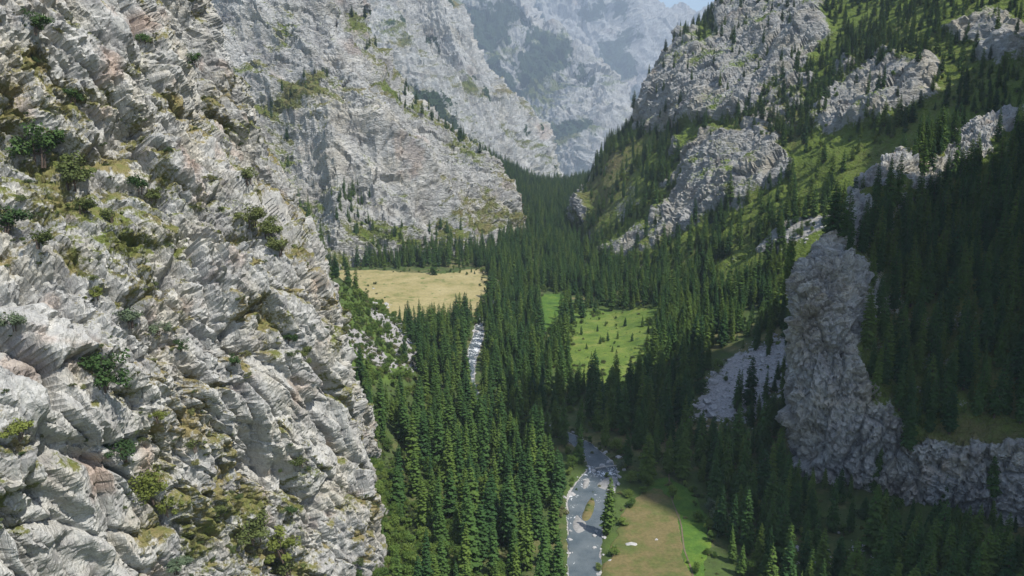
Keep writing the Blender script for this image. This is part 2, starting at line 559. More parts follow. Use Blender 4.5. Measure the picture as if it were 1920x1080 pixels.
def stretch(p, d, k):
    """compress space along direction d by k so that blocks grow long that way"""
    d = np.asarray(d, float)
    d /= np.linalg.norm(d)
    return p + (p @ d)[:, None] * d * (k - 1)


# --- near left cliff
def wall_col(Y, dx, tops=None):
    prof = [(-4, -57), (25, -65), (60, -74), (95, -75), (120, -82), (145, -100), (175, -122), (215, -138), (260, -160), (330, -210)]
    return [(x + dx, Y + 0.10 * z * (Y > 350), z) for z, x in prof]


L_cols = [wall_col(40, -78), wall_col(110, -62), wall_col(175, -40), wall_col(235, -18), wall_col(285, 7), wall_col(318, 0), wall_col(345, -10),
          [tuple(A(698, 880, 372)), tuple(A(694, 850, 374)), tuple(A(676, 780, 376)), tuple(A(628, 690, 378)), tuple(A(630, 610, 380)), tuple(A(618, 520, 382)),
           tuple(A(600, 430, 385)), tuple(A(490, 300, 390)), tuple(A(405, 90, 395)), tuple(A(330, -200, 400))],
          wall_col(425, -50), wall_col(455, -110)]
# bring the rib's foot down to the valley floor in the near columns
L0 = loft(L_cols, 860, 560)
nL = outward(L0, (150, 150, 150))
pL = L0.reshape(-1, 3)
q = stretch(pL, (0.20, 0.44, -0.87), 0.36)
dL = 6.0 * fbm(pL / 62, 3, 1) + 4.0 * ridged(q / 34, 3, 2)
w = pL + 1.0 * np.stack([fbm(pL / 9, 2, 40), fbm(pL / 9, 2, 41), fbm(pL / 9, 2, 42)], -1)
qw = stretch(w, (0.20, 0.44, -0.87), 0.38)
dL += 7.0 * facets(qw / 15, 11, 1.3, 0.35, 0.08)
smoothzone = sstep(-0.1, 0.35, fbm(pL / 40, 3, 55))
uL, vL, _ = proj(pL)
slab = np.maximum(polymask(uL, vL, [(-60, 430), (120, 540), (240, 700), (250, 1100), (-60, 1100)], 40), polymask(uL, vL, [(440, 680), (590, 690), (640, 900), (570, 970), (440, 850)], 30)) * sstep(-0.35, 0.15, fbm(pL / 18, 3, 57))
slab = np.maximum(slab, polymask(uL, vL, [(150, 0), (250, 0), (250, 110), (200, 130)], 25))
smoothzone = np.maximum(smoothzone * 0.8, slab)
dL += (3.6 - 2.0 * smoothzone) * facets(qw / 5.6, 21, 1.4, 0.4, 0.10)
dL += (1.9 - 1.3 * smoothzone) * facets(stretch(w, (0.20, 0.44, -0.87), 0.6) / 2.4, 31, 1.4, 0.35, 0.12) + (0.55 - 0.35 * smoothzone) * facets(w / 1.15, 35, 1.4, 0.3, 0.15)
for sc_, am_, sd_ in ((26.0, 4.2, 81), (11.0, 2.2, 84)):
    qq = stretch(pL, (0.22, 0.52, -0.82), 0.28) + 1.5 * np.stack([fbm(pL / 8, 2, sd_ + 20), fbm(pL / 8, 2, sd_ + 21), fbm(pL / 8, 2, sd_ + 22)], -1)
    dL -= am_ * sstep(0.86, 0.99, 1 - np.abs(fbm(qq / sc_, 2, sd_)))
dL += 0.25 * fbm(pL / 1.6, 3, 71)
L1 = L0 + nL * dL.reshape(L0.shape[:2])[..., None]
nL1 = outward(L1, (150, 150, 150))
covL = veg_cover(L1, nL1, 101, 11.0, 0.42, 0.65, 0.33)
for poly in ([(150, 850), (200, 855), (208, 920), (160, 935)], [(268, 830), (290, 840), (285, 890), (262, 880)], [(330, 300), (375, 300), (370, 345), (325, 340)], [(170, 100), (205, 110), (205, 160), (175, 160)], [(250, 20), (290, 30), (280, 60), (245, 55)]):
    covL[:, 2] = np.maximum(covL[:, 2], polymask(uL, vL, poly, 12))
    covL[:, 0] *= 1 - polymask(uL, vL, poly, 12)
covL[:, 0] = np.clip(covL[:, 0] - 0.25 * slab + 0.06 * polymask(uL, vL, [(240, 780), (420, 760), (470, 940), (560, 1000), (560, 1100), (260, 1100)], 40) + 0.12 * polymask(uL, vL, [(0, 120), (120, 150), (200, 340), (140, 430), (0, 380)], 40), 0, 1)
left_cliff = grid_object("left_mountain", L1, M_CLIFF, covL, toward=(150, 150, 150))
SURF["left"] = (L1, covL[:, 0].reshape(L1.shape[:2]))

# --- strata mountain behind the far meadow
M1_cols = [[A(250, 500, 960), A(250, 330, 1060), A(250, 180, 1140), A(250, 60, 1230), A(250, -90, 1340), A(250, -260, 1480)],
           [A(430, 500, 960), A(430, 340, 1050), A(430, 190, 1150), A(430, 70, 1240), A(420, -80, 1360), A(400, -260, 1500)],
           [A(610, 492, 965), A(610, 350, 1050), A(610, 210, 1160), A(600, 80, 1260), A(570, -80, 1390), A(530, -260, 1530)],
           [A(770, 480, 985), A(750, 360, 1060), A(710, 240, 1150), A(660, 130, 1240), A(580, -20, 1380), A(540, -260, 1540)],
           [A(885, 458, 1060), A(855, 370, 1120), A(800, 265, 1190), A(725, 155, 1280), A(625, 0, 1420), A(560, -260, 1570)],
           [A(972, 410, 1210), A(930, 290, 1240), A(853, 236, 1280), A(758, 165, 1340), A(654, 14, 1450), A(590, -260, 1600)],
           [A(930, 395, 1370), A(880, 310, 1400), A(810, 260, 1430), A(710, 190, 1490), A(610, 40, 1580), A(540, -260, 1700)]]
M10 = loft(M1_cols, 480, 380)
nM = outward(M10, (300, 200, 250))
p = M10.reshape(-1, 3)
qd = stretch(p, (0.45, -0.5, -0.75), 0.4)
d = 30 * fbm(p / 190, 3, 201) + 36 * ridged(qd / 95, 4, 203)
bed = p @ np.array((0.28, -0.12, 0.95)) + 9 * fbm(p / 70, 3, 205)
w = p + 7 * np.stack([fbm(p / 26, 2, 240), fbm(p / 26, 2, 241), fbm(p / 26, 2, 242)], -1)
wb = stretch(w, (0.28, -0.12, 0.95), 2.1)
d += 7.0 * facets(wb / 34, 211, 1.2, 0.4, 0.12)
for P_, a_, s_ in ((15.0, 4.6, 0), (6.1, 2.2, 7)):
    f = (bed / P_ + 0.35 * fbm(p / 40, 2, 215 + s_)) % 1.0
    d += 1.05 * a_ * (f ** 1.6 - 0.4) * (0.4 + 0.9 * sstep(-0.3, 0.3, fbm(p / 55, 3, 216 + s_)))
d += 3.0 * facets(wb / 11, 221, 1.2, 0.35, 0.15) + 1.6 * fbm(p / 7, 3, 230)
M11 = M10 + nM * d.reshape(M10.shape[:2])[..., None]
nM1 = outward(M11, (300, 200, 250))
cov = veg_cover(M11, nM1, 261, 45.0, 0.33, 0.55, 0.55)
u_, v_, _ = proj(M11.reshape(-1, 3))
cov[:, 0] = np.clip(cov[:, 0] + 0.22 * sstep(330, 470, v_) * (0.6 + fbm(M11.reshape(-1, 3) / 40, 3, 265)) + 0.4 * polymask(u_, v_, [(470, 210), (560, 140), (610, 130), (600, 170), (520, 215)], 18)
                    + 0.14 * polymask(u_, v_, [(640, 20), (700, 30), (760, 150), (850, 220), (900, 300), (840, 270), (740, 190)], 20), 0, 1)
strata_mountain = grid_object("strata_mountain", M11, M_MID, cov, toward=(300, 200, 250))
SURF["strata"] = (M11, cov[:, 0].reshape(M11.shape[:2]))


def far_mountain(name, cols, ns, nt, seed, big, gully, mat, lush=0.55, base=0.2, toward=(500, 0, 400), veg=None, blk=1.0, wood=None):
    g = loft(cols, ns, nt)
    n = outward(g, toward)
    p = g.reshape(-1, 3)
    qd = stretch(p, (0.35, -0.55, -0.75), 0.35)
    d = big * fbm(p / (big * 6), 3, seed) + 1.15 * gully * ridged(qd / (gully * 2.9), 6, seed + 3, 0.6)
    w = p + gully * 0.12 * np.stack([fbm(p / gully, 2, seed + 40), fbm(p / gully, 2, seed + 41), fbm(p / gully, 2, seed + 42)], -1)
    d += gully * 0.18 * blk * facets(w / (gully * 1.1), seed + 11, 1.3, 0.4, 0.15) + gully * 0.13 * blk * facets(w / (gully * 0.5), seed + 21, 1.2, 0.3, 0.15)
    bed = p @ np.array((0.3, -0.1, 0.93)) + gully * 0.4 * fbm(p / (gully * 3), 3, seed + 50)
    d += gully * 0.22 * (((bed / (gully * 0.42)) % 1.0) ** 1.5 - 0.4) * (0.4 + sstep(-0.3, 0.3, fbm(p / (gully * 2), 3, seed + 55)))
    d += gully * 0.06 * fbm(p / (gully * 0.18), 3, seed + 60)
    g1 = g + n * d.reshape(g.shape[:2])[..., None]
    n1 = outward(g1, toward)
    cov = veg_cover(g1, n1, seed + 70, gully * 2.4, base, 0.7, lush)
    if veg:
        u, v, _ = proj(g1.reshape(-1, 3))
        for poly, amt in veg:
            cov[:, 0] = np.clip(cov[:, 0] + amt * polymask(u, v, poly, 14) * (0.8 + 0.8 * fbm(g1.reshape(-1, 3) / (gully * 1.2), 3, seed + 90)), 0, 1)
    wood_shade = np.zeros(len(p))  # woods, and shaded faces painted in the same forest colour
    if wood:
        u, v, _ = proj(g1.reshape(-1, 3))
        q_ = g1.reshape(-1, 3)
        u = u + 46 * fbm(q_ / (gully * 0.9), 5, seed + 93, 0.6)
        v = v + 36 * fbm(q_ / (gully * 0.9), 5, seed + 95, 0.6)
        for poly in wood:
            wood_shade = np.maximum(wood_shade, polymask(u, v, poly, 10))
        wood_shade = np.maximum(wood_shade, 0.75 * sstep(0.30, 0.5, fbm(stretch(q_, (0.35, -0.55, -0.75), 0.5) / (gully * 1.3), 4, seed + 97)))
    o = grid_object(name, g1, mat, np.c_[cov, 1 - wood_shade], toward=toward)
    SURF[name] = (g1, cov[:, 0].reshape(g1.shape[:2]))
    return o


far_mountain("shoulder_mountain",
             [[A(600, 470, 3003), A(600, 280, 3276), A(590, 120, 3444), A(580, 0, 3612), A(570, -180, 3906)],
              [A(780, 445, 3003), A(775, 260, 3276), A(750, 130, 3486), A(720, 0, 3738), A(690, -180, 4074)],
              [A(925, 415, 3066), A(895, 290, 3339), A(850, 180, 3570), A(785, 60, 3864), A(740, -180, 4242)],
              [A(1045, 350, 3780), A(1000, 240, 3812), A(940, 165, 3864), A(866, 62, 3990), A(770, -130, 4368)],
              [A(1010, 340, 4284), A(965, 250, 4368), A(895, 180, 4452), A(820, 80, 4578), A(730, -130, 4893)]],
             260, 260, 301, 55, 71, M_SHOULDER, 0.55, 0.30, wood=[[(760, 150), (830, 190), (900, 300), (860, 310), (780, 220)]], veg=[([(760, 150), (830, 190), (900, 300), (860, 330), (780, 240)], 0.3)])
far_mountain("shaded_mountain",
             [[A(640, 420, 8820), A(640, 220, 9432), A(640, 80, 9900), A(640, -50, 10440), A(640, -150, 10800), A(640, -260, 11520)],
              [A(860, 400, 8568), A(860, 230, 9216), A(860, 100, 9792), A(850, -10, 10440), A(840, -90, 10872), A(830, -220, 11700)],
              [A(1020, 365, 8352), A(1020, 260, 8928), A(1015, 150, 9648), A(1000, 80, 10224), A(960, 10, 10728), A(900, -180, 11700)],
              [A(1105, 345, 8388), A(1120, 275, 8712), A(1095, 180, 9432), A(1060, 90, 10152), A(1000, 35, 10728), A(920, -150, 11700)],
              [A(1150, 345, 8712), A(1172, 262, 9216), A(1130, 160, 9792), A(1072, 75, 10620), A(985, 50, 11340), A(915, -130, 12240)],
              [A(1110, 340, 9900), A(1130, 270, 10440), A(1090, 180, 10800), A(1030, 80, 11340), A(970, 40, 11700), A(900, -140, 12600)]],
             280, 280, 401, 198, 342, M_FAR, 0.7, 0.26, wood=[[(1000, 60), (1065, 62), (1075, 120), (1030, 150), (990, 170), (970, 110)], [(850, 0), (960, 5), (985, 40), (940, 60), (930, 115), (880, 105), (850, 60)], [(930, 110), (990, 180), (1000, 215), (960, 190), (910, 130)], [(1030, 235), (1110, 222), (1120, 245), (1040, 270)]], toward=(700, 0, 500),  # conifer stands together with cliff shadow, painted into the cover colour
             veg=[([(820, 0), (970, 10), (990, 70), (940, 170), (880, 90)], 0.35), ([(1000, 60), (1065, 60), (1075, 150), (1010, 210), (970, 150)], 0.4),
                  ([(1020, 230), (1120, 215), (1125, 250), (1030, 280)], 0.3)])
far_mountain("far_mountain",
             [[A(700, 330, 15200), A(700, 120, 16720), A(700, -100, 18240), A(700, -300, 19380), A(700, -100, 21280)],
              [A(950, 330, 14630), A(950, 150, 15770), A(960, 10, 16910), A(960, -190, 18620), A(960, 0, 20900)],
              [A(1100, 320, 14250), A(1100, 170, 15390), A(1110, 50, 16530), A(1120, -70, 18050), A(1110, 60, 20520)],
              [A(1190, 320, 14440), A(1195, 180, 15504), A(1205, 90, 16720), A(1208, 14, 18240), A(1200, 140, 20520)],
              [A(1260, 320, 14820), A(1262, 190, 15770), A(1264, 105, 16910), A(1266, 42, 18430), A(1255, 130, 20520)],
              [A(1345, 320, 15200), A(1345, 190, 16150), A(1345, 110, 17290), A(1345, 46, 18620), A(1335, 130, 20520)],
              [A(1480, 320, 15960), A(1480, 190, 16910), A(1480, 100, 17860), A(1480, 30, 19190), A(1470, 120, 21280)]],
             280, 220, 501, 266, 437, M_PEAK, 0.6, 0.06, wood=[[(1135, 70), (1190, 50), (1190, 140), (1160, 160), (1125, 165)], [(1085, 20), (1110, 0), (1130, 30), (1100, 60)], [(1140, 10), (1180, 0), (1190, 25), (1160, 40)], [(1150, 180), (1190, 170), (1200, 240), (1170, 250)]], toward=(900, 0, 700), veg=[([(1130, 60), (1190, 40), (1200, 160), (1140, 150)], 0.25)])  # wood outlines follow the peak's shadow patches, shade painted as dark forest

# --- right side of the valley
RC = [[(1110, 395, 1500), (1135, 350, 1500), (1170, 300, 1500), (1215, 240, 1480), (1255, 160, 1500), (1300, 95, 1530), (1350, 40, 1580), (1370, -60, 1650), (1400, -140, 1750)],
      [(1080, 394, 1260), (1108, 345, 1240), (1140, 288, 1225), (1200, 226, 1205), (1243, 138, 1235), (1295, 72, 1275), (1350, 8, 1330), (1400, -90, 1420), (1440, -220, 1520)],
      [(1120, 445, 1020), (1170, 370, 1030), (1222, 300, 1040), (1272, 240, 1055), (1310, 150, 1085), (1365, 80, 1135), (1430, 0, 1200), (1490, -110, 1300), (1540, -250, 1420)],
      [(1190, 515, 850), (1242, 440, 870), (1290, 365, 890), (1338, 290, 910), (1390, 220, 935), (1445, 120, 990), (1515, 0, 1070), (1590, -120, 1170), (1650, -260, 1290)],
      [(1270, 610, 690), (1335, 515, 715), (1392, 425, 745), (1450, 335, 780), (1510, 255, 815), (1575, 150, 870), (1660, 0, 955), (1740, -130, 1050), (1810, -270, 1170)],
      [(1340, 690, 570), (1430, 575, 605), (1500, 475, 640), (1560, 385, 680), (1622, 295, 715), (1695, 180, 765), (1795, 0, 845), (1890, -140, 930), (1980, -280, 1040)],
      [(1400, 740, 505), (1515, 610, 545), (1600, 505, 575), (1670, 405, 605), (1742, 305, 645), (1825, 180, 695), (1935, 0, 770), (2050, -150, 850), (2160, -290, 950)],
      [(1500, 800, 450), (1640, 650, 475), (1740, 535, 505), (1820, 425, 535), (1895, 315, 575), (1985, 180, 625), (2105, 0, 700), (2240, -160, 770), (2380, -300, 860)],
      [(1700, 900, 390), (1850, 730, 415), (1960, 600, 440), (2060, 470, 465), (2150, 345, 500), (2250, 200, 550), (2390, 0, 615), (2560, -170, 680), (2730, -310, 760)]]
R_cols = [[A(*k) for k in c] for c in RC]
R0 = loft(R_cols, 520, 440)
nR = outward(R0, (-300, 500, 400))
p = R0.reshape(-1, 3)
u_, v_, _ = proj(p)
O_ROCK = [[(1188, 248), (1235, 140), (1295, 66), (1345, 95), (1385, 150), (1395, 200), (1350, 240), (1280, 238)],
          [(1225, 445), (1245, 388), (1285, 300), (1340, 262), (1440, 255), (1500, 285), (1480, 320), (1420, 345), (1385, 375), (1320, 420), (1260, 450)],
          [(1522, 245), (1550, 172), (1600, 130), (1680, 100), (1755, 125), (1770, 190), (1700, 240), (1600, 262)],
          [(1370, 190), (1345, 95), (1350, 0), (1560, -10), (1555, 70), (1500, 110), (1450, 170), (1400, 190)],
          [(1460, 150), (1530, 145), (1520, 185), (1480, 250), (1420, 260), (1390, 240), (1430, 190)],
          [(1790, 60), (1870, 20), (1920, 30), (1920, 120), (1850, 110)],
          [(1060, 400), (1080, 360), (1105, 350), (1110, 380), (1085, 410)],
          [(1140, 470), (1220, 430), (1260, 440), (1200, 480), (1150, 500)]]
rock = np.zeros(len(p))
wu = u_ + 46 * fbm(p / 40, 4, 601)
wv = v_ + 34 * fbm(p / 40, 4, 602)
for k, poly in enumerate(O_ROCK):
    rock = np.maximum(rock, polymask(wu, wv, poly, 13) * (0.75 if k in (4, 7) else 1.0))
qd = stretch(p, (-0.6, 0.0, -0.7), 0.5)
d = 13 * fbm(p / 110, 3, 603) + (5 + 9 * rock) * ridged(qd / 60, 3, 605) + 9 * rock
w = p + 5 * np.stack([fbm(p / 18, 2, 640), fbm(p / 18, 2, 641), fbm(p / 18, 2, 642)], -1)
ws = stretch(w, (-0.6, 0.05, -0.78), 0.55)
amp = 0.22 + 0.95 * rock
d += amp * (8.0 * facets(ws / 30, 611, 1.2, 0.35, 0.10) + 2.8 * facets(ws / 10, 621, 1.2, 0.4, 0.12) + 0.9 * facets(ws / 3.6, 631, 1.2, 0.25, 0.15))
bed = p @ np.array((-0.15, 0.42, 0.89)) + 4 * fbm(p / 30, 3, 645)
d += rock * (2.6 * (((bed / 9.0) % 1.0) ** 1.6 - 0.4) + 1.2 * (((bed / 3.7 + 0.3 * fbm(p / 12, 2, 646)) % 1.0) ** 1.6 - 0.4))
d += (0.6 + rock) * fbm(p / 5, 3, 650)
R1 = R0 + nR * d.reshape(R0.shape[:2])[..., None]
nR1 = outward(R1, (-300, 500, 400))
cov = veg_cover(R1, nR1, 661, 30.0, 0.62, 0.5, 0.82)
cov[:, 0] = np.clip(cov[:, 0] - 0.36 * rock + 0.1 * (1 - rock) + 0.25 * polymask(u_, v_, [(1750, 190), (1800, 180), (1800, 240), (1700, 255)], 15), 0, 1)
tal = np.maximum(polymask(u_, v_, [(1420, 470), (1480, 425), (1560, 405), (1555, 440), (1470, 480)], 8), polymask(u_, v_, [(1340, 690), (1420, 640), (1480, 640), (1480, 720), (1400, 760)], 14))
cov[:, 0] = np.clip(cov[:, 0] - 0.75 * tal, 0, 1)
cov[:, 1] = np.clip(cov[:, 1] - 0.35 * polymask(u_, v_, [(1080, 390), (1150, 290), (1240, 250), (1180, 360), (1120, 430)], 25) - 0.3 * polymask(u_, v_, [(1340, 300), (1400, 200), (1540, 140), (1500, 280)], 20), 0, 1)
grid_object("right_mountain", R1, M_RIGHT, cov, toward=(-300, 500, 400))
SURF["right"] = (R1, rock.reshape(R1.shape[:2]))

# --- near right spur with its cliff
NC = [[(1600, 840, 440), (1600, 770, 445), (1600, 700, 450), (1605, 640, 455), (1610, 570, 462), (1625, 500, 475), (1655, 430, 505), (1680, 385, 540)],
      [(1545, 880, 410), (1535, 790, 414), (1530, 700, 418), (1535, 610, 422), (1545, 535, 430), (1570, 480, 440), (1620, 410, 470), (1640, 370, 505)],
      [(1512, 915, 370), (1494, 810, 378), (1486, 700, 384), (1490, 610, 389), (1500, 525, 397), (1535, 478, 412), (1590, 398, 446), (1612, 355, 482)],
      [(1600, 930, 354), (1590, 850, 358), (1580, 760, 362), (1578, 690, 366), (1592, 600, 380), (1618, 500, 404), (1652, 395, 455), (1690, 290, 520)],
      [(1700, 945, 340), (1695, 880, 344), (1690, 815, 348), (1690, 775, 354), (1700, 640, 385), (1715, 510, 425), (1745, 395, 475), (1785, 272, 545)],
      [(1810, 955, 328), (1805, 900, 331), (1800, 835, 334), (1800, 790, 343), (1808, 640, 377), (1820, 500, 420), (1835, 365, 478), (1845, 235, 555)],
      [(1930, 970, 314), (1925, 905, 318), (1920, 845, 322), (1915, 800, 332), (1915, 640, 368), (1920, 480, 414), (1925, 330, 474), (1930, 205, 555)],
      [(2200, 1010, 280), (2200, 920, 284), (2200, 850, 288), (2200, 800, 296), (2200, 620, 332), (2200, 450, 378), (2200, 280, 436), (2180, 130, 520)],
      [(2700, 1080, 235), (2700, 960, 238), (2700, 880, 242), (2700, 820, 248), (2700, 600, 285), (2700, 400, 330), (2700, 200, 385), (2650, 0, 470)]]
N_cols = []
for c in NC:
    k = [A(*a) for a in c]
    e = k[-1]
    N_cols.append(k + [e + np.array((25, 45, -12)), e + np.array((50, 90, -55))])
N0 = loft(N_cols, 440, 420)
nN = outward(N0, (50, 100, 300))
p = N0.reshape(-1, 3)
u_, v_, _ = proj(p)
wu = u_ + 42 * fbm(p / 14, 4, 701)
wv = v_ + 26 * fbm(p / 14, 4, 702)
N_ROCK = [[(1440, 1000), (1440, 480), (1530, 470), (1640, 500), (1625, 600), (1590, 690), (1650, 760), (1690, 790), (1705, 825), (1800, 835), (1940, 815), (2800, 830), (2800, 1100), (1500, 1100)],
          [(1530, 480), (1600, 345), (1640, 280), (1700, 255), (1710, 300), (1640, 350), (1600, 430), (1560, 500)],
          [(1690, 290), (1770, 300), (1760, 380), (1720, 380), (1700, 340)], [(1780, 300), (1800, 235), (1860, 205), (1940, 200), (1930, 240), (1860, 260), (1840, 300), (1800, 330)]]
rock = np.zeros(len(p))
for poly in N_ROCK:
    rock = np.maximum(rock, polymask(wu, wv, poly, 12))
grassy = polymask(wu, wv, [(1700, 800), (1790, 785), (1900, 805), (1900, 840), (1780, 850), (1715, 850)], 12)
d = (6.5 - 3.5 * rock) * fbm(p / 60, 3, 703) + (2.5 + 1.0 * rock) * ridged(stretch(p, (-0.2, 0, -1), 0.35) / 26, 3, 705) + 1.5 * rock
w = p + 1.0 * np.stack([fbm(p / 11, 2, 740), fbm(p / 11, 2, 741), fbm(p / 11, 2, 742)], -1)
ws = stretch(w, (0.1, -0.2, 0.95), 0.5)
amp = 0.2 + 0.9 * rock
d += amp * (4.6 * facets(ws / 12, 711, 1.3, 0.5, 0.09) + 3.0 * facets(ws / 4.6, 721, 1.5, 0.5, 0.12) + 1.3 * facets(w / 2.4, 731, 1.3, 0.35, 0.15))
bed = p @ np.array((0.12, -0.25, 0.95)) + 2.5 * fbm(p / 16, 3, 745)
d += rock * (0.9 * (((bed / 6.0) % 1.0) ** 1.6 - 0.4) + 0.35 * (((bed / 2.3) % 1.0) ** 1.6 - 0.4)) + (0.4 + 0.5 * rock) * fbm(p / 3, 3, 750)
N1 = N0 + nN * d.reshape(N0.shape[:2])[..., None]
nN1 = outward(N1, (50, 100, 300))
cov = veg_cover(N1, nN1, 761, 18.0, 0.6, 0.6, 0.72)
cov[:, 0] = np.clip(cov[:, 0] - 0.6 * rock + 0.1 * grassy, 0, 1)
cov[:, 1] = np.clip(cov[:, 1] - 0.25 * grassy, 0, 1)
grid_object("spur_mountain", N1, M_SPUR, cov, toward=(50, 100, 300))
SURF["spur"] = (N1, rock.reshape(N1.shape[:2]))

# --- added unseen ridge above the right side, crest shaped to shade the near valley
ey = np.linspace(-150, 1500, 150)
Hy = np.interp(ey, [-150, -40, -20, 5, 60, 120, 250, 300, 350, 412, 450, 490, 520, 550, 600, 660, 780, 1000, 1500], [800, 850, 860, 1060, 1080, 960, 760, 640, 545, 510, 500, 530, 575, 605, 565, 460, 390, 410, 430])
et = np.linspace(0, 1, 60)
EX = np.zeros((150, 60))
EZ = np.zeros((150, 60))
xb = np.interp(ey, [-150, 280, 450, 600, 700, 900, 1500], [270, 310, 360, 440, 540, 640, 760])
xr = np.interp(ey, [-150, 500, 640, 800, 1500], [500, 500, 640, 760, 1000])
for k, t in enumerate(et):
    if t < 0.7:
        f = t / 0.7
        EX[:, k] = xb + (xr - xb) * f
        EZ[:, k] = 40 + (Hy - 40) * (0.45 * f + 0.55 * f * f)
    else:
        f = (t - 0.7) / 0.3
        EX[:, k] = xr + 380 * f
        EZ[:, k] = Hy * (1 - 0.9 * f)
E0 = np.stack([EX, np.repeat(ey[:, None], 60, 1), EZ], -1)
p = E0.reshape(-1, 3)
E0[..., 2] += (16 * ridged(p / 80, 4, 801) + 8 * facets(p / 30, 811, 1.2)).reshape(150, 60)
covE = veg_cover(E0, normals(E0), 861, 60.0, 0.4, 0.6, 0.5)
grid_object("shadow_caster_mountain", E0, M_RIGHT, covE)

# ------------------------------------------------------------------ meadows, trail, river
def sheet(name, poly, mat, step, lift, seed, wob=2.0):
    """a piece of open ground with an uneven edge, draped over the valley floor"""
    poly = np.asarray(poly, float)
    x0, y0 = poly.min(0) - 4
    x1, y1 = poly.max(0) + 4
    xs, ys = np.arange(x0, x1, step), np.arange(y0, y1, step)
    X, Y = np.meshgrid(xs, ys, indexing='ij')
    P = np.stack([X.ravel(), Y.ravel(), 0 * X.ravel()], -1)
    w1 = X.ravel() + wob * fbm(P / 9, 3, seed)
    w2 = Y.ravel() + wob * fbm(P / 9, 3, seed + 1)
    m = polymask(w1, w2, poly, 0.01).reshape(X.shape) > 0.5
    Z = ground_z(X, Y) + lift
    # thin at the rim: edge vertices sink below the floor
    inner = m.copy()
    for sft in ((1, 0), (-1, 0), (0, 1), (0, -1)):
        inner &= np.roll(m, sft, (0, 1))
    Z = np.where(inner, Z, Z - lift - 0.3)
    f = m[:-1, :-1] & m[1:, :-1] & m[1:, 1:] & m[:-1, 1:]
    idx = np.arange(X.size).reshape(X.shape)
    q = np.stack([idx[:-1, :-1], idx[1:, :-1], idx[1:, 1:], idx[:-1, 1:]], -1)[f]
    used = np.unique(q)
    mp = np.full(X.size, -1)
    mp[used] = np.arange(len(used))
    V = np.stack([X.ravel(), Y.ravel(), Z.ravel()], -1)[used]
    me = bpy.data.meshes.new(name)
    me.from_pydata(V.tolist(), [], mp[q].tolist())
    me.polygons.foreach_set("use_smooth", np.ones(len(q), bool))
    me.materials.append(mat)
    o = bpy.data.objects.new(name, me)
    COL.objects.link(o)
    o["kind"] = "structure"
    return o


def floor_px(u, v):
    """point of the valley floor the photograph shows at (u, v)"""
    lo, hi = 150.0, 2500.0
    for _ in range(40):
        Y = 0.5 * (lo + hi)
        q_ = at(u, v, Y)
        if q_[2] > floor_level(Y) * 1.0 + 0.0:
            lo = Y
        else:
            hi = Y
    return q_[:2]


FAR_MEADOW = [floor_px(*k) for k in [(560, 515), (640, 507), (700, 505), (790, 513), (850, 511), (870, 506), (912, 503), (916, 530), (910, 575), (880, 600), (800, 615), (700, 600), (600, 590), (540, 560)]]
GREEN_B = [floor_px(*k) for k in [(1012, 552), (1060, 550), (1066, 575), (1050, 600), (1030, 625), (1010, 610)]]
GREEN_C = [floor_px(*k) for k in [(1075, 610), (1130, 588), (1200, 592), (1240, 600), (1230, 640), (1190, 690), (1140, 725), (1085, 715), (1058, 670)]]
NEAR_MEADOW = [floor_px(*k) for k in [(1218, 915), (1238, 915), (1255, 935), (1275, 970), (1280, 1020), (1300, 1085), (1320, 1200), (1090, 1200), (1125, 1085), (1150, 1010), (1162, 968), (1190, 935)]]
NEAR_LUSH = [floor_px(*k) for k in [(1212, 900), (1265, 895), (1300, 925), (1330, 965), (1335, 1010), (1325, 1060), (1335, 1130), (1345, 1200), (1310, 1200), (1290, 1085), (1270, 1020), (1265, 970), (1245, 935), (1218, 925)]]
sheet("far_field", FAR_MEADOW, M_DRY, 1.6, 0.25, 901, 7.0)
sheet("small_field", GREEN_B, M_LUSH, 1.0, 0.25, 903, 5.0)
sheet("green_field", GREEN_C, M_GREEN, 1.0, 0.25, 905, 8.0)
sheet("lush_field", NEAR_LUSH, M_LUSH, 0.5, 0.22, 907, 3.2)
sheet("near_field", NEAR_MEADOW, M_BROWN, 0.5, 0.30, 909, 3.2)


def ribbon(name, pts, mat, lift, nw=5, zfun=None, seed=3, wob=0.4):
    pts = np.asarray(pts, float)
    t = np.gradient(pts[:, :2], axis=0)
    t /= np.linalg.norm(t, axis=1, keepdims=True) + 1e-9
    s = np.stack([-t[:, 1], t[:, 0]], -1)
    off = np.linspace(-1, 1, nw)
    jl = 1 + wob * fbm(np.stack([pts[:, 0] / 6, pts[:, 1] / 6, 0 * pts[:, 0]], -1), 3, seed)
    X = pts[:, 0][:, None] + s[:, 0][:, None] * off * (pts[:, 2] * jl)[:, None]
    Y = pts[:, 1][:, None] + s[:, 1][:, None] * off * (pts[:, 2] * jl)[:, None]
    Z = zfun(X, Y) + lift
    cov_ = None
    if name == "river":
        rap = np.exp(-((Y - 375) / 13) ** 2) + 1.1 * np.exp(-((Y - 331) / 4.5) ** 2) * (X < 36) + 0.8 * (Y > 540) + 0.5 * np.exp(-((Y - 350) / 8) ** 2)
        cov_ = np.stack([np.clip(rap, 0, 1), 0 * X, 0 * X], -1)
    return grid_object(name, np.stack([X, Y, Z], -1), mat, cov_, smooth=True)


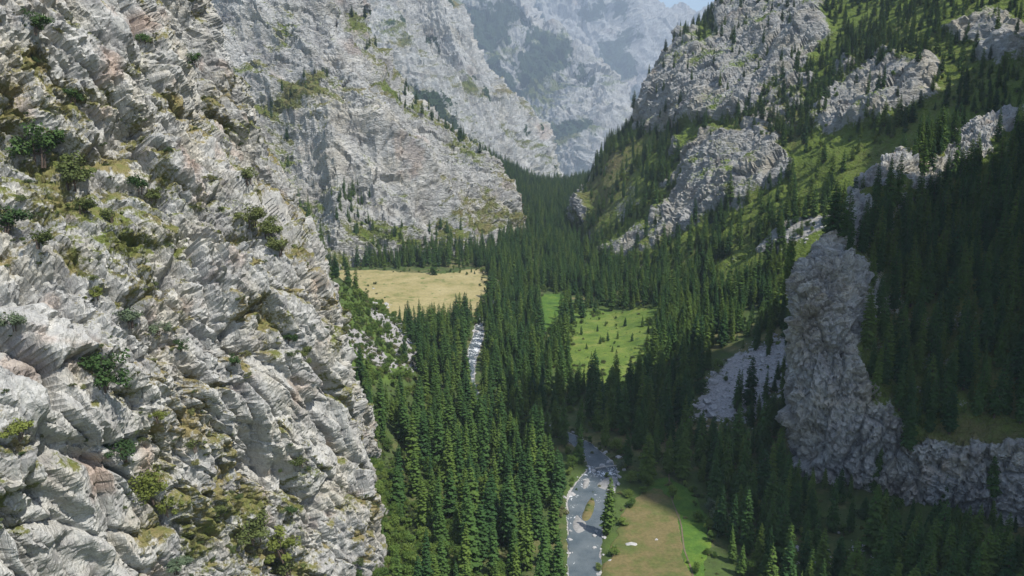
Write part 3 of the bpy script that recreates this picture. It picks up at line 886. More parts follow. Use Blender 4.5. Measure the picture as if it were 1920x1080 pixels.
def water_material():
    m, nt, b = new_mat("river_water")
    pos = N(nt, "ShaderNodeNewGeometry").outputs["Position"]
    b.inputs["Specular IOR Level"].default_value = 0.5
    n1 = noise_node(nt, 0.6, 7, 0.72, mapping(nt, pos, (1.0, 0.4, 1.0)), 1.2)
    n2 = noise_node(nt, 0.09, 3, 0.6, pos)
    f = math_n(nt, 'ADD', n1.outputs[0], math_n(nt, 'MULTIPLY', math_n(nt, 'SUBTRACT', n2.outputs[0], 0.5), 0.7))
    rc = N(nt, "ShaderNodeVertexColor", layer_name="cover")
    rs = N(nt, "ShaderNodeSeparateColor")
    nt.links.new(rc.outputs[0], rs.inputs[0])
    f = math_n(nt, 'ADD', math_n(nt, 'SUBTRACT', f, 0.07), math_n(nt, 'MULTIPLY', rs.outputs[0], 0.19))
    foam = ramp(nt, f, [(0.64, (0, 0, 0)), (0.72, (1, 1, 1))])
    deep = ramp(nt, n2.outputs[0], [(0.3, (0.06, 0.08, 0.09)), (0.7, (0.13, 0.15, 0.155))])
    nt.links.new(mix(nt, foam, deep, (0.72, 0.75, 0.77)), b.inputs["Base Color"])
    nt.links.new(math_n(nt, 'ADD', math_n(nt, 'MULTIPLY', foam, 0.6), 0.14), b.inputs["Roughness"])
    n3 = noise_node(nt, 1.6, 5, 0.7, pos)
    bp = N(nt, "ShaderNodeBump")
    bp.inputs["Distance"].default_value = 0.35
    bp.inputs["Strength"].default_value = 0.7
    nt.links.new(math_n(nt, 'ADD', n3.outputs[0], math_n(nt, 'MULTIPLY', foam, 0.5)), bp.inputs["Height"])
    nt.links.new(bp.outputs[0], b.inputs["Normal"])
    return m


M_WATER = water_material()
rv = RIVER_P.copy()
rv[:, 2] += 1.0
ribbon("river", rv, M_WATER, -0.75, 9, lambda X, Y: floor_level(Y) + 0.3 * np.sin(Y * 0.05) * 0, 15, 0.25)


def bar(name, poly, mat, h, seed):
    poly = np.asarray(poly, float)
    c = poly.mean(0)
    n = len(poly) * 6
    ring = catmull(np.vstack([poly, poly[:3]]), np.linspace(0.5, len(poly) + 0.5, n, endpoint=False))
    V, F = [], []
    rr = np.linspace(1, 0, 9)
    for k, r in enumerate(rr):
        pts = c + (ring - c) * r
        z = -1.0 + (h + 1.0) * (1 - r ** 3) + 0.14 * fbm(np.stack([pts[:, 0], pts[:, 1], 0 * pts[:, 0]], -1) / 1.5, 3, seed)
        V += [(a, b_, zz) for (a, b_), zz in zip(pts, z)]
    for k in range(len(rr) - 1):
        for j in range(n):
            F.append((k * n + j, k * n + (j + 1) % n, (k + 1) * n + (j + 1) % n, (k + 1) * n + j))
    me = bpy.data.meshes.new(name)
    me.from_pydata(V, [], F)
    me.polygons.foreach_set("use_smooth", np.ones(len(F), bool))
    me.materials.append(mat)
    me.update()
    o = bpy.data.objects.new(name, me)
    COL.objects.link(o)
    o["kind"] = "structure"
    return o


fp = floor_px
bar("gravel_beach", [fp(*k) for k in [(1117, 908), (1135, 893), (1152, 890), (1158, 900), (1150, 915), (1138, 918)]], M_GRAVEL, 0.0, 21)
bar("island_land", [fp(*k) for k in [(1090, 968), (1100, 940), (1112, 930), (1116, 945), (1108, 968), (1098, 976)]], M_BROWN, 0.1, 23)
bar("gravel_beach", [fp(*k) for k in [(1072, 982), (1080, 962), (1088, 968), (1100, 978), (1098, 992), (1082, 998)]], M_GRAVEL, -0.1, 25)
bar("gravel_beach", [fp(*k) for k in [(1092, 905), (1100, 893), (1106, 897), (1102, 910), (1094, 915)]], M_GRAVEL, 0.0, 27)
trail = np.array([[*floor_px(u, v), 0.32] for u, v in [(1322, 1200), (1300, 1085), (1283, 1030), (1277, 985), (1268, 960), (1258, 930), (1254, 890), (1250, 850), (1240, 815)]])
trail = catmull(trail, np.linspace(0, len(trail) - 1, 90))
ribbon("path", trail, M_TRAIL, 0.42, 3, ground_z, 33, 0.2)

# ------------------------------------------------------------------ tree, bush and stone meshes
def mesh_from(name, V, F, mats, fm=None, smooth=False):
    me = bpy.data.meshes.new(name)
    me.from_pydata([tuple(map(float, v)) for v in V], [], F)
    for m in mats:
        me.materials.append(m)
    if fm is not None:
        me.polygons.foreach_set("material_index", np.asarray(fm, np.int32))
    if smooth:
        me.polygons.foreach_set("use_smooth", np.ones(len(F), bool))
    me.update()
    return me


def tube(V, F, pts, radii, sides=6):
    pts = [np.asarray(p, float) for p in pts]
    base = len(V)
    for k, (p_, r_) in enumerate(zip(pts, radii)):
        d_ = pts[min(k + 1, len(pts) - 1)] - pts[max(k - 1, 0)]
        d_ = d_ / (np.linalg.norm(d_) + 1e-9)
        a = np.cross(d_, (0.31, 0.95, 0.1))
        a /= np.linalg.norm(a)
        b = np.cross(d_, a)
        for j in range(sides):
            th = 2 * math.pi * j / sides
            V.append(p_ + r_ * (math.cos(th) * a + math.sin(th) * b))
    for k in range(len(pts) - 1):
        for j in range(sides):
            F.append((base + k * sides + j, base + k * sides + (j + 1) % sides, base + (k + 1) * sides + (j + 1) % sides, base + (k + 1) * sides + j))


def make_spruce(seed, H=28.0, Rm=3.3, taper=0.75, low=0.06, whorls=30):
    r = random.Random(seed)
    TV, TF = [], []
    lean = [(0, 0, -1.0)] + [(r.uniform(-.1, .1), r.uniform(-.1, .1), H * f) for f in (0.15, 0.45, 0.75)] + [(0, 0, H * 0.985)]
    tube(TV, TF, lean, [0.5, 0.42, 0.3, 0.16, 0.03], 7)
    V, F = [], []
    for w in range(whorls):
        f = (w + r.uniform(-.25, .25)) / (whorls - 1)
        f = min(max(f, 0), 1)
        z = H * (low + (0.985 - low) * f ** 0.92)
        rad = Rm * (1 - f) ** taper * (1 if f > 0.12 else 0.6 + 3.3 * f) + 0.18
        nb = max(4, int(5 + 6 * (1 - f)))
        a0 = r.uniform(0, 6.28)
        for b in range(nb):
            if r.random() < 0.07:
                continue
            th = a0 + 6.283 * b / nb + r.uniform(-.3, .3)
            L = rad * r.uniform(0.62, 1.18)
            droop = L * r.uniform(0.18, 0.5) * (1.15 - f)
            c, s = math.cos(th), math.sin(th)
            wd = L * r.uniform(0.20, 0.34) + 0.12
            lift = r.uniform(-0.25, 0.35)
            # a bough: root, two shoulders, tip, hanging twigs under it
            def P(rad_, side, dz):
                return (c * rad_ - s * side, s * rad_ + c * side, z + dz)
            k = len(V)
            V += [P(0.05, 0, lift + 0.15), P(L * .45, wd, lift - droop * .30), P(L * .5, 0, lift + 0.12 - droop * .22), P(L * .45, -wd, lift - droop * .30),
                  P(L, r.uniform(-.2, .2), lift - droop * 0.8), P(L * .78, wd * .75, lift - droop * .75), P(L * .78, -wd * .75, lift - droop * .75)]
            F += [(k, k + 1, k + 2), (k, k + 2, k + 3), (k + 1, k + 5, k + 2), (k + 2, k + 5, k + 4), (k + 2, k + 4, k + 6), (k + 3, k + 2, k + 6)]
            for q_ in range(3):
                fr = r.uniform(.35, .95)
                hl = (0.35 + 0.28 * L * (1 - fr * .5)) * r.uniform(.6, 1.3)
                sd = r.uniform(-wd, wd) * .8
                k = len(V)
                V += [P(L * (fr - .13), sd, lift - droop * fr * .6), P(L * (fr + .13), sd * .8, lift - droop * fr * .75), P(L * (fr + r.uniform(-.05, .12)), sd * 1.1, lift - droop * fr * .7 - hl)]
                F += [(k, k + 1, k + 2)]
    # leader shoot
    k = len(V)
    V += [(0.16, 0, H * .955), (-.1, .14, H * .955), (-.1, -.14, H * .955), (0, 0, H * 1.01)]
    F += [(k, k + 1, k + 3), (k + 1, k + 2, k + 3), (k + 2, k, k + 3)]
    return TV, TF, V, F


def make_broad(seed, H=6.0, Rm=2.6, lobes=7, leaves=520, flat=0.85, leaf=0.42, trunk=True):
    r = random.Random(seed)
    TV, TF = [], []
    cents = []
    for k in range(lobes):
        th = r.uniform(0, 6.28)
        rr = Rm * (0.62 if trunk else 0.85) * math.sqrt(r.random())
        cents.append((rr * math.cos(th), rr * math.sin(th), H * r.uniform(0.32, 0.80) * (1 if trunk else r.uniform(.6, 1.1)), Rm * (r.uniform(0.34, 0.62) if trunk else r.uniform(.2, .45))))
    cents.append((0, 0, H * 0.72, Rm * 0.5))
    stems = 1 if trunk else 3
    for k in range(stems):
        bx, by = (0, 0) if trunk else (r.uniform(-.2, .2) * Rm, r.uniform(-.2, .2) * Rm)
        tube(TV, TF, [(bx, by, -0.6), (bx * 1.1, by * 1.1, H * 0.25), (bx * 1.3 + .1, by * 1.3, H * 0.6)], [0.035 * H, 0.028 * H, 0.01 * H], 6)
    for c in cents[:6]:
        tube(TV, TF, [(0, 0, H * 0.15), (c[0] * .5, c[1] * .5, H * .15 + (c[2] - H * .15) * .6), (c[0], c[1], c[2])], [0.02 * H, 0.013 * H, 0.004 * H], 5)
    V, F = [], []
    for k in range(leaves):
        c = cents[r.randrange(len(cents))]
        d = np.array([r.gauss(0, 1) for _ in range(3)])
        d /= np.linalg.norm(d)
        rad = c[3] * (r.random() ** 0.4) * r.uniform(.8, 1.15)
        p_ = np.array(c[:3]) + d * rad * np.array((1, 1, flat))
        nrm = d + np.array([r.gauss(0, .6), r.gauss(0, .6), r.gauss(0.3, .6)])
        nrm /= np.linalg.norm(nrm)
        a = np.cross(nrm, (0.2, 0.5, 0.84))
        a /= np.linalg.norm(a) + 1e-9
        b = np.cross(nrm, a)
        s1, s2 = leaf * r.uniform(.5, 1.25), leaf * r.uniform(.4, 1.0)
        i = len(V)
        V += [p_ - a * s1, p_ + b * s2 + nrm * s1 * .2, p_ + a * s1 * r.uniform(.6, 1.2), p_ - b * s2 * r.uniform(.6, 1.2) - nrm * s1 * .2]
        F += [(i, i + 1, i + 2), (i, i + 2, i + 3)]
    return TV, TF, V, F


def make_stone(seed, sub=2):
    import bmesh
    bm = bmesh.new()
    bmesh.ops.create_icosphere(bm, subdivisions=sub, radius=1.0)
    P_ = np.array([v.co[:] for v in bm.verts])
    f = facets(P_ * 1.1 + seed * 7.3, seed, 1.4)
    for v, k in zip(bm.verts, f):
        s = 1 + 0.55 * k
        v.co = Vector((v.co.x * s, v.co.y * s * 0.8, v.co.z * s * 0.62))
    me = bpy.data.meshes.new("boulder")
    bm.to_mesh(me)
    bm.free()
    me.materials.append(M_STONE)
    return me


class Kind:
    """part meshes of one plant variant, and the same plant as one mesh for the uncounted mass"""
    def __init__(self, name, geo, leafmat):
        TV, TF, V, F = geo
        self.trunk = mesh_from(name + "_trunk", TV, TF, [M_BARK], smooth=True)
        self.crown = mesh_from(name + "_crown", V, F, [leafmat])
        n = len(TV)
        self.whole = mesh_from(name + "_whole", list(TV) + list(V), list(TF) + [tuple(i + n for i in f) for f in F], [M_BARK, leafmat], [0] * len(TF) + [1] * len(F))
        self.src = bpy.data.objects.new(name, self.whole)          # not linked to the scene: only a source of instances


SPR = [Kind("spruce", make_spruce(k, 28.0, rm, tp, lo), M_SPRUCE) for k, (rm, tp, lo) in
       enumerate([(4.0, .64, .05), (3.4, .56, .08), (4.5, .7, .04), (3.7, .62, .10), (3.2, .52, .06), (4.2, .58, .07), (3.9, .78, .05)])]
BRD = [Kind("broadleaf", make_broad(40 + k, 7.0, rm, lb + 3, 1300, .85, .26), M_BROAD) for k, (rm, lb) in enumerate([(2.8, 7), (3.3, 9), (2.4, 6), (3.0, 8)])]
GRY = [Kind("greyleaf", make_broad(60 + k, 9.0, 3.0, 11, 1300, .9, .28), M_GREYLEAF) for k in range(2)]
BSH = [Kind("bush", make_broad(80 + k, 3.0, 2.4, 11, 1300, .7, .17, False), M_SCRUB) for k in range(4)]
DRK, YEL, OLV, GRB = [[Kind("bush", make_broad(90 + 10 * c + k, 3.0, 2.4, 11, 1300, .75, .17, False), m_) for k in range(2)] for c, m_ in enumerate((M_DARKBUSH, M_YELLOWBUSH, M_OLIVEBUSH, M_GREYLEAF))]
YTREE = Kind("tree", make_broad(140, 7.0, 3.2, 11, 1500, .85, .26), M_YELLOWBUSH)
STONES = [make_stone(k) for k in range(6)]


def instancer(name, sources, pts, idx, scl, rot, label, cat):
    """one object for a mass nobody would count: a point cloud with an instance of one of the sources on each point"""
    me = bpy.data.meshes.new(name)
    me.vertices.add(len(pts))
    me.vertices.foreach_set("co", np.asarray(pts, np.float32).ravel())
    for nm, arr, ty in (("pick", idx, 'INT'), ("size", scl, 'FLOAT_VECTOR'), ("turn", rot, 'FLOAT_VECTOR')):
        a = me.attributes.new(nm, ty, 'POINT')
        if ty == 'INT':
            a.data.foreach_set("value", np.asarray(arr, np.int32))
        else:
            a.data.foreach_set("vector", np.asarray(arr, np.float32).ravel())
    o = bpy.data.objects.new(name, me)
    COL.objects.link(o)
    ng = bpy.data.node_groups.new(name + "_nodes", 'GeometryNodeTree')
    ng.interface.new_socket("Geometry", in_out='INPUT', socket_type='NodeSocketGeometry')
    ng.interface.new_socket("Geometry", in_out='OUTPUT', socket_type='NodeSocketGeometry')
    gi, go = ng.nodes.new("NodeGroupInput"), ng.nodes.new("NodeGroupOutput")
    gi_ = ng.nodes.new("GeometryNodeGeometryToInstance")
    for s in reversed(sources):
        oi = ng.nodes.new("GeometryNodeObjectInfo")
        oi.inputs[0].default_value = s
        ng.links.new(oi.outputs["Geometry"], gi_.inputs[0])
    ip = ng.nodes.new("GeometryNodeInstanceOnPoints")
    ip.inputs["Pick Instance"].default_value = True

    def attr(nm, ty):
        n = ng.nodes.new("GeometryNodeInputNamedAttribute")
        n.data_type = ty
        n.inputs[0].default_value = nm
        return n.outputs[0]
    ng.links.new(gi.outputs[0], ip.inputs["Points"])
    ng.links.new(gi_.outputs[0], ip.inputs["Instance"])
    ng.links.new(attr("pick", 'INT'), ip.inputs["Instance Index"])
    ng.links.new(attr("size", 'FLOAT_VECTOR'), ip.inputs["Scale"])
    ng.links.new(attr("turn", 'FLOAT_VECTOR'), ip.inputs["Rotation"])
    ng.links.new(ip.outputs[0], go.inputs[0])
    md = o.modifiers.new("scatter", 'NODES')
    md.node_group = ng
    o["kind"] = "stuff"
    o["label"] = label
    o["category"] = cat
    return o


# ------------------------------------------------------------------ where trees stand
bv_v, bv_f = [], []
for nm, (g, _) in SURF.items():
    st = 1 if nm == "ground" else 4
    s_ = g[::st, ::st]
    n0 = len(bv_v)
    bv_v += s_.reshape(-1, 3).tolist()
    a, b = s_.shape[:2]
    ii = np.arange(a * b).reshape(a, b) + n0
    bv_f += np.stack([ii[:-1, :-1], ii[1:, :-1], ii[1:, 1:], ii[:-1, 1:]], -1).reshape(-1, 4).tolist()
BVH = BVHTree.FromPolygons(bv_v, bv_f)
CV = Vector(CAM)


def seen(p, slack=6.0):
    v = Vector(p) - CV
    L = v.length
    h = BVH.ray_cast(CV, v / L, L)
    return h[0] is None or h[3] > L - slack


def drop(x, y, zmax=700):
    """highest surface under (x, y)"""
    h = BVH.ray_cast(Vector((x, y, zmax)), Vector((0, 0, -1)))
    return None if h[0] is None else (h[0], h[1])


def scatter_grid(g, n, rg):
    """random points of a grid surface, uniform over plan area"""
    a = np.linalg.norm(np.cross(g[1:, :-1] - g[:-1, :-1], g[:-1, 1:] - g[:-1, :-1]), axis=-1)
    nz = np.abs(np.cross(g[1:, :-1, :2] - g[:-1, :-1, :2], g[:-1, 1:, :2] - g[:-1, :-1, :2]))
    wgt = (0.25 * a + 0.75 * nz).ravel()
    k = rg.choice(len(wgt), n, p=wgt / wgt.sum())
    i, j = np.unravel_index(k, a.shape)
    f, h = rg.random(n)[:, None], rg.random(n)[:, None]
    P_ = g[i, j] * (1 - f) * (1 - h) + g[i + 1, j] * f * (1 - h) + g[i, j + 1] * (1 - f) * h + g[i + 1, j + 1] * f * h
    return P_, i, j


def thin(P_, dist, keep=None):
    """drop points closer than dist (array) to one already kept"""
    cell = 4.0
    grid = {}
    out = []
    for k in range(len(P_)):
        x, y = P_[k, 0], P_[k, 1]
        dd = dist[k]
        cx, cy = int(x // cell), int(y // cell)
        rr = int(dd // cell) + 1
        ok = True
        for a in range(cx - rr, cx + rr + 1):
            for b in range(cy - rr, cy + rr + 1):
                for (px, py) in grid.get((a, b), ()):
                    if (px - x) ** 2 + (py - y) ** 2 < dd * dd:
                        ok = False
                        break
                if not ok:
                    break
            if not ok:
                break
        if ok:
            grid.setdefault((cx, cy), []).append((x, y))
            out.append(k)
    return np.array(out, int)


def inpoly(x, y, poly, feather=0.01):
    return polymask(np.asarray(x, float), np.asarray(y, float), poly, feather)


TREES = []         # (x, y, z, height, width factor, kind 's' or 'b' or 'g', stand)


def add_trees(P_, hs, kinds, stand, width=1.0):
    for k in range(len(P_)):
        TREES.append([*P_[k], hs[k], width * rng.uniform(0.72, 1.32), kinds[k] if not isinstance(kinds, str) else kinds, stand])


# valley floor
n = 60000
x = rng.uniform(-300, 330, n)
y = rng.uniform(215, 1900, n)
keep = rng.random(n) < np.interp(y, [215, 600, 1000, 1900], [0.5, 0.9, 1.0, 1.0]) + 0.5 * ((x > 95) & (y < 420))
x, y = x[keep], y[keep]
u0, v0, _ = proj(np.stack([x, y, floor_level(y)], -1))
den = np.ones(len(x))
rd, rhw = river_dist(x, y)
den *= np.where((y > 680) | ((y < 560) & (y > 425)), sstep(rhw, rhw + 1.5, rd), sstep(rhw + 2.5, rhw + 5.5, rd))
for poly, ft in ((FAR_MEADOW, 3), (GREEN_B, 3), (GREEN_C, 4), (NEAR_MEADOW, 1.5), (NEAR_LUSH, 1.5)):
    den *= 1 - inpoly(x, y, poly, ft)
den *= 1 - polymask(u0, v0, SCREE_POLY, 22) * 0.88
den *= 1 - 0.95 * polymask(u0, v0, [(600, 555), (705, 540), (800, 695), (740, 720), (600, 700)], 14)
den *= 1 - 0.97 * polymask(u0, v0, [(640, 860), (720, 880), (740, 980), (800, 1010), (860, 1045), (880, 1100), (640, 1100)], 14)     # shrubby foot of the near cliff
den *= 1 - 0.95 * polymask(u0, v0, [(875, 615), (912, 615), (910, 690), (880, 690)], 6)                    # open strip along the upper stream
den *= 1 - 0.9 * polymask(u0, v0, [(1105, 820), (1190, 815), (1215, 905), (1180, 900), (1110, 900)], 10)
den *= 1 - 0.8 * polymask(u0, v0, [(1480, 1010), (1620, 1000), (1640, 1100), (1480, 1100)], 20)
den *= 1 - (y < 350) * (u0 < 740)
den *= (y < 330) * (x > 44) * (x < 92) * -1 + 1
den *= 0.15 + 0.85 * sstep(-0.42, 0.0, fbm(np.stack([x, y, 0 * x], -1) / 30, 3, 1001))
sel = rng.random(len(x)) < den
x, y = x[sel], y[sel]
P_ = np.stack([x, y, np.zeros_like(x)], -1)
P_ = P_[thin(P_, rng.uniform(3.8, 6.6, len(P_)))]
P_[:, 2] = ground_z(P_[:, 0], P_[:, 1]) - 0.2
good = []
for k, q_ in enumerate(P_):
    h = drop(q_[0], q_[1])
    good.append(h is not None and h[0].z < q_[2] + 3.0)
P_ = P_[np.array(good)]
nh = fbm(P_ / 50, 2, 1003)
hs = np.clip(24 + 5 * nh + rng.normal(0, 6, len(P_)), 7, 35)
kd = np.where(rng.random(len(P_)) < np.clip(0.13 + 0.2 * fbm(P_ / 40, 2, 1005) + 0.10 * (river_dist(P_[:, 0], P_[:, 1])[0] < 18), 0, 1), 'b', 's')
hs = np.where(kd == 'b', rng.uniform(4, 9, len(P_)), hs)
add_trees(P_, hs, kd, 'floor')

# right mountain
g, rockm = SURF["right"]
P_, i, j = scatter_grid(g, 60000, rng)
u0, v0, _ = proj(P_)
rk = rockm[i, j]
den = 0.52 * (1 - sstep(0.15, 0.55, rk)) + 0.025 * (v0 < 260)
clump = sstep(-0.25, 0.2, fbm(P_ / 30, 3, 1101))
den *= 0.12 + 0.88 * clump
den *= 1 - 0.85 * polymask(u0, v0, [(1070, 400), (1160, 285), (1215, 250), (1230, 270), (1160, 330), (1110, 420)], 8)
den *= 1 - 0.75 * polymask(u0, v0, [(1145, 330), (1210, 310), (1200, 400), (1140, 440), (1120, 420)], 10)
den *= 1 - 0.8 * polymask(u0, v0, [(1400, 500), (1440, 450), (1560, 400), (1560, 450), (1480, 490)], 10)
den *= 1 - 0.9 * polymask(u0, v0, [(1720, 200), (1790, 160), (1800, 240), (1700, 258)], 10)
den *= 1 - 0.75 * polymask(u0, v0, [(1480, 330), (1620, 270), (1660, 290), (1600, 350), (1500, 360)], 12)
den *= 1 - 0.92 * polymask(u0, v0, SCREE_POLY, 12)
den *= 1 - 0.7 * polymask(u0, v0, [(1490, 480), (1540, 470), (1500, 560), (1440, 560)], 10)
nband = polymask(u0, v0, [(1390, 210), (1500, 130), (1640, 30), (1740, -40), (1800, -40), (1700, 90), (1560, 160), (1530, 240), (1440, 250)], 12)
den = np.maximum(den, 0.9 * nband * (0.3 + 0.7 * clump))
sel = rng.random(len(P_)) < den
P_ = P_[sel]
P_ = P_[thin(P_, rng.uniform(4.0, 7.4, len(P_)))]
u0, v0, _ = proj(P_)
hs = np.clip(21 + 5 * fbm(P_ / 50, 2, 1103) + rng.normal(0, 5.5, len(P_)), 6, 33) * np.interp(v0, [0, 200, 420], [0.72, 0.85, 1.0])
kd = np.where(rng.random(len(P_)) < np.clip(0.2 + 0.35 * fbm(P_ / 45, 2, 1105) + 0.35 * polymask(u0, v0, [(1480, 300), (1640, 260), (1660, 300), (1500, 360)], 12)
                                             + 0.3 * polymask(u0, v0, [(1130, 300), (1230, 280), (1200, 440), (1120, 470)], 15), 0, 1), 'b', 's')
hs = np.where(kd == 'b', rng.uniform(3.5, 8, len(P_)), hs)
add_trees(P_ - np.array((0, 0, 0.4)), hs, kd, 'right')

# near spur
g, rockm = SURF["spur"]
P_, i, j = scatter_grid(g, 26000, rng)
u0, v0, _ = proj(P_)
rk = rockm[i, j]
den = 0.9 * (1 - sstep(0.12, 0.45, rk)) + 0.02
den *= 1 - 0.93 * polymask(u0, v0, [(1700, 800), (1790, 780), (1910, 800), (1960, 830), (1900, 860), (1715, 850)], 8)
den *= 1 - 0.85 * polymask(u0, v0, [(1500, 480), (1600, 470), (1660, 520), (1620, 600), (1560, 640), (1500, 600)], 10)
den *= 0.35 + 0.65 * sstep(-0.35, 0.1, fbm(P_ / 22, 3, 1201))
sel = rng.random(len(P_)) < den
P_ = P_[sel]
P_ = P_[thin(P_, rng.uniform(3.6, 5.8, len(P_)))]
hs = np.clip(23 + rng.normal(0, 4.5, len(P_)), 9, 32)
kd = np.where(rng.random(len(P_)) < 0.07, 'b', 's')
hs = np.where(kd == 'b', rng.uniform(3, 7, len(P_)), hs)
add_trees(P_ - np.array((0, 0, 0.4)), hs, kd, 'spur')

# trees on the far mountains: small woods on ledges and feet; dense stands higher up imitate shadow patches
for nm, cnt, polys, hh in (("strata", 9000, [([(470, 215), (560, 140), (615, 130), (600, 175), (510, 225)], 0.5), ([(620, 360), (690, 350), (700, 450), (640, 470)], 0.4), ([(860, 340), (905, 350), (920, 420), (870, 430)], 0.6),
                                             ([(600, 440), (960, 420), (960, 480), (600, 500)], 0.5), ([(650, 20), (690, 25), (710, 60), (660, 60)], 0.4),
                                             ([(700, 110), (780, 180), (880, 260), (860, 270), (760, 200)], 0.3)], 17),
                           ("shoulder_mountain", 9000, [([(925, 320), (960, 310), (1060, 350), (1060, 380), (940, 400)], 0.9), ([(760, 150), (830, 190), (900, 300), (860, 330), (780, 240)], 0.25)], 20),
                           ("shaded_mountain", 36000, [([(1000, 60), (1065, 62), (1075, 120), (1030, 150), (990, 170), (970, 110)], 0.95), ([(850, 0), (960, 5), (985, 40), (940, 60), (930, 115), (880, 105), (850, 60)], 0.9), ([(1010, 230), (1110, 215), (1110, 240), (1030, 270)], 0.35), ([(1030, 280), (1060, 270), (1120, 330), (1040, 340)], 0.6),
                                                      ([(930, 110), (990, 180), (1000, 215), (960, 190), (910, 130)], 0.6), ([(1090, 140), (1130, 190), (1100, 215), (1060, 180)], 0.5)], 26),
                           ("far_mountain", 30000, [([(1135, 70), (1190, 50), (1190, 140), (1160, 160), (1125, 165)], 0.9), ([(1085, 20), (1110, 0), (1130, 30), (1100, 60)], 0.7), ([(1140, 10), (1180, 0), (1190, 25), (1160, 40)], 0.7),
                                                    ([(1150, 180), (1190, 170), (1200, 240), (1170, 250)], 0.8)], 30)):
    g, cv = SURF[nm]
    P_, i, j = scatter_grid(g, cnt, rng)
    u0, v0, _ = proj(P_)
    den = 0.05 * sstep(0.45, 0.7, cv[i, j])
    for poly, a_ in polys:
        den = np.maximum(den, a_ * polymask(u0, v0, poly, 8))
    den *= sstep(-0.3, 0.15, fbm(P_ / 50, 3, 1301)) * ((u0 > -50) & (u0 < 1970) & (v0 > -60))
    P_ = P_[rng.random(len(P_)) < den]
    P_ = P_[thin(P_, rng.uniform(4.0, 8, len(P_)) * (2.2 if nm in ('shaded_mountain', 'far_mountain') else 1))]
    hs = np.clip(hh + rng.normal(0, 3.5, len(P_)), 6, 40)
    kd = np.where(rng.random(len(P_)) < 0.2, 'b', 's')
    hs = np.where(kd == 'b', rng.uniform(4, 8, len(P_)), hs)
    add_trees(P_ - np.array((0, 0, 0.5)), hs, kd, nm)

# hand-placed trees the eye goes to
def special(u, v, h, kind='s', wd=1.0, tag=None):
    x_, y_ = floor_px(u, v)
    for _ in range(3):
        z_ = float(ground_z(x_, y_))
        lo, hi = 150.0, 2000.0
        for _k in range(36):
            Y = 0.5 * (lo + hi)
            q_ = at(u, v, Y)
            if q_[2] > z_:
                lo = Y
            else:
                hi = Y
        x_, y_ = q_[0], q_[1]
    TREES.append([x_, y_, float(ground_z(x_, y_)) - 0.3, h, wd, kind, tag or 'special'])


special(1138, 1003, 29, 's', 1.0, 'lone')
special(890, 148 + 366, 5, 's', 1.0, 'field_young')
special(884, 511, 7, 's', 1.0, 'field_young')
special(862, 512, 5, 'b', 1.0, 'field_bush')
special(1108, 745, 27, 's', 1.0, 'meadow_front')
special(1125, 645, 8, 's', 1.0, 'meadow_young')
special(1140, 640, 9, 's', 1.0, 'meadow_young')
special(1158, 636, 8, 's', 1.0, 'meadow_young')
special(1100, 655, 6, 's', 1.0, 'meadow_young')
for u_0, v_0, h_0 in ((1090, 628, 9), (1120, 622, 7), (1172, 612, 9), (1205, 612, 11), (1215, 625, 9), (1148, 660, 6), (1185, 640, 8), (1135, 612, 6)):
    special(u_0, v_0, h_0, 's', 1.0, 'meadow_young')
for u_0, v_0 in ((1104, 952), (1110, 940), (1100, 962)):
    special(u_0, v_0, 2.4, 'b', 1.2, 'island')
special(815, 516, 27, 's', 1.25, 'field_edge')
special(1350, 985, 13, 'g', 1.2, 'grey')
special(1330, 960, 9, 'g', 1.0, 'grey')
special(880, 745, 7, 'g', 1.2, 'grey')
special(1690, 1068, 7, 'b', 1.0, 'bright')
special(1165, 880, 7, 'g', 1.2, 'grey')
for u_0, v_0 in ((1185, 950), (1168, 985), (1178, 930), (1205, 925), (1150, 1040)):
    special(u_0, v_0, 4.6, 'b', 1.6, 'bank')
for u_0, v_0, s_0 in ((770, 1060, 4.5), (820, 1065, 4), (790, 1010, 4), (745, 1000, 3.5), (720, 960, 3.5), (850, 1045, 4)):
    special(u_0, v_0, s_0, 'b', 1.6, 'foot')

# ------------------------------------------------------------------ clearings: open ground stays open also where tall trees would stand before it
OPEN = [([(880, 620), (910, 616), (906, 688), (884, 690)], 0.95), ([(1060, 610), (1150, 580), (1230, 592), (1225, 640), (1170, 680), (1075, 665)], 0.85), ([(1015, 552), (1062, 550), (1058, 585), (1020, 590)], 0.95),
        ([(1305, 780), (1330, 705), (1400, 655), (1470, 635), (1478, 700), (1440, 740), (1390, 790)], 0.6), ([(1480, 480), (1570, 480), (1580, 640), (1600, 800), (1560, 860), (1490, 800)], 0.93),
        ([(1600, 330), (1640, 280), (1715, 250), (1725, 330), (1650, 350), (1610, 400)], 0.8), ([(1775, 300), (1800, 232), (1880, 200), (1905, 240), (1850, 320)], 0.75), ([(645, 503), (912, 503), (910, 545), (760, 555), (700, 545)], 0.95),
        ([(1170, 910), (1330, 900), (1330, 1080), (1080, 1080), (1080, 940), (1110, 870), (1175, 850)], 0.97), ([(630, 550), (715, 555), (795, 690), (745, 705), (630, 670)], 0.95), ([(645, 880), (725, 880), (735, 935), (650, 950)], 0.9)]
Tt = np.array([t[:5] for t in TREES])
ua, va, _ = proj(Tt[:, :3] + np.c_[np.zeros(len(Tt)), np.zeros(len(Tt)), Tt[:, 3] * 0.93])
ub, vb, _ = proj(Tt[:, :3])
um, vm = (ua + ub) / 2, (va + vb) / 2
cut = np.zeros(len(Tt), bool)
for poly, pr_ in OPEN:
    hit = (polymask(ua, va, poly, .01) > .5) | (polymask(um, vm, poly, .01) > .5) | (polymask(ub, vb, poly, .01) > .5)
    cut |= hit & (rng.random(len(Tt)) < pr_)
NATURAL = ('floor', 'right', 'spur', 'strata', 'shoulder_mountain', 'shaded_mountain', 'far_mountain')
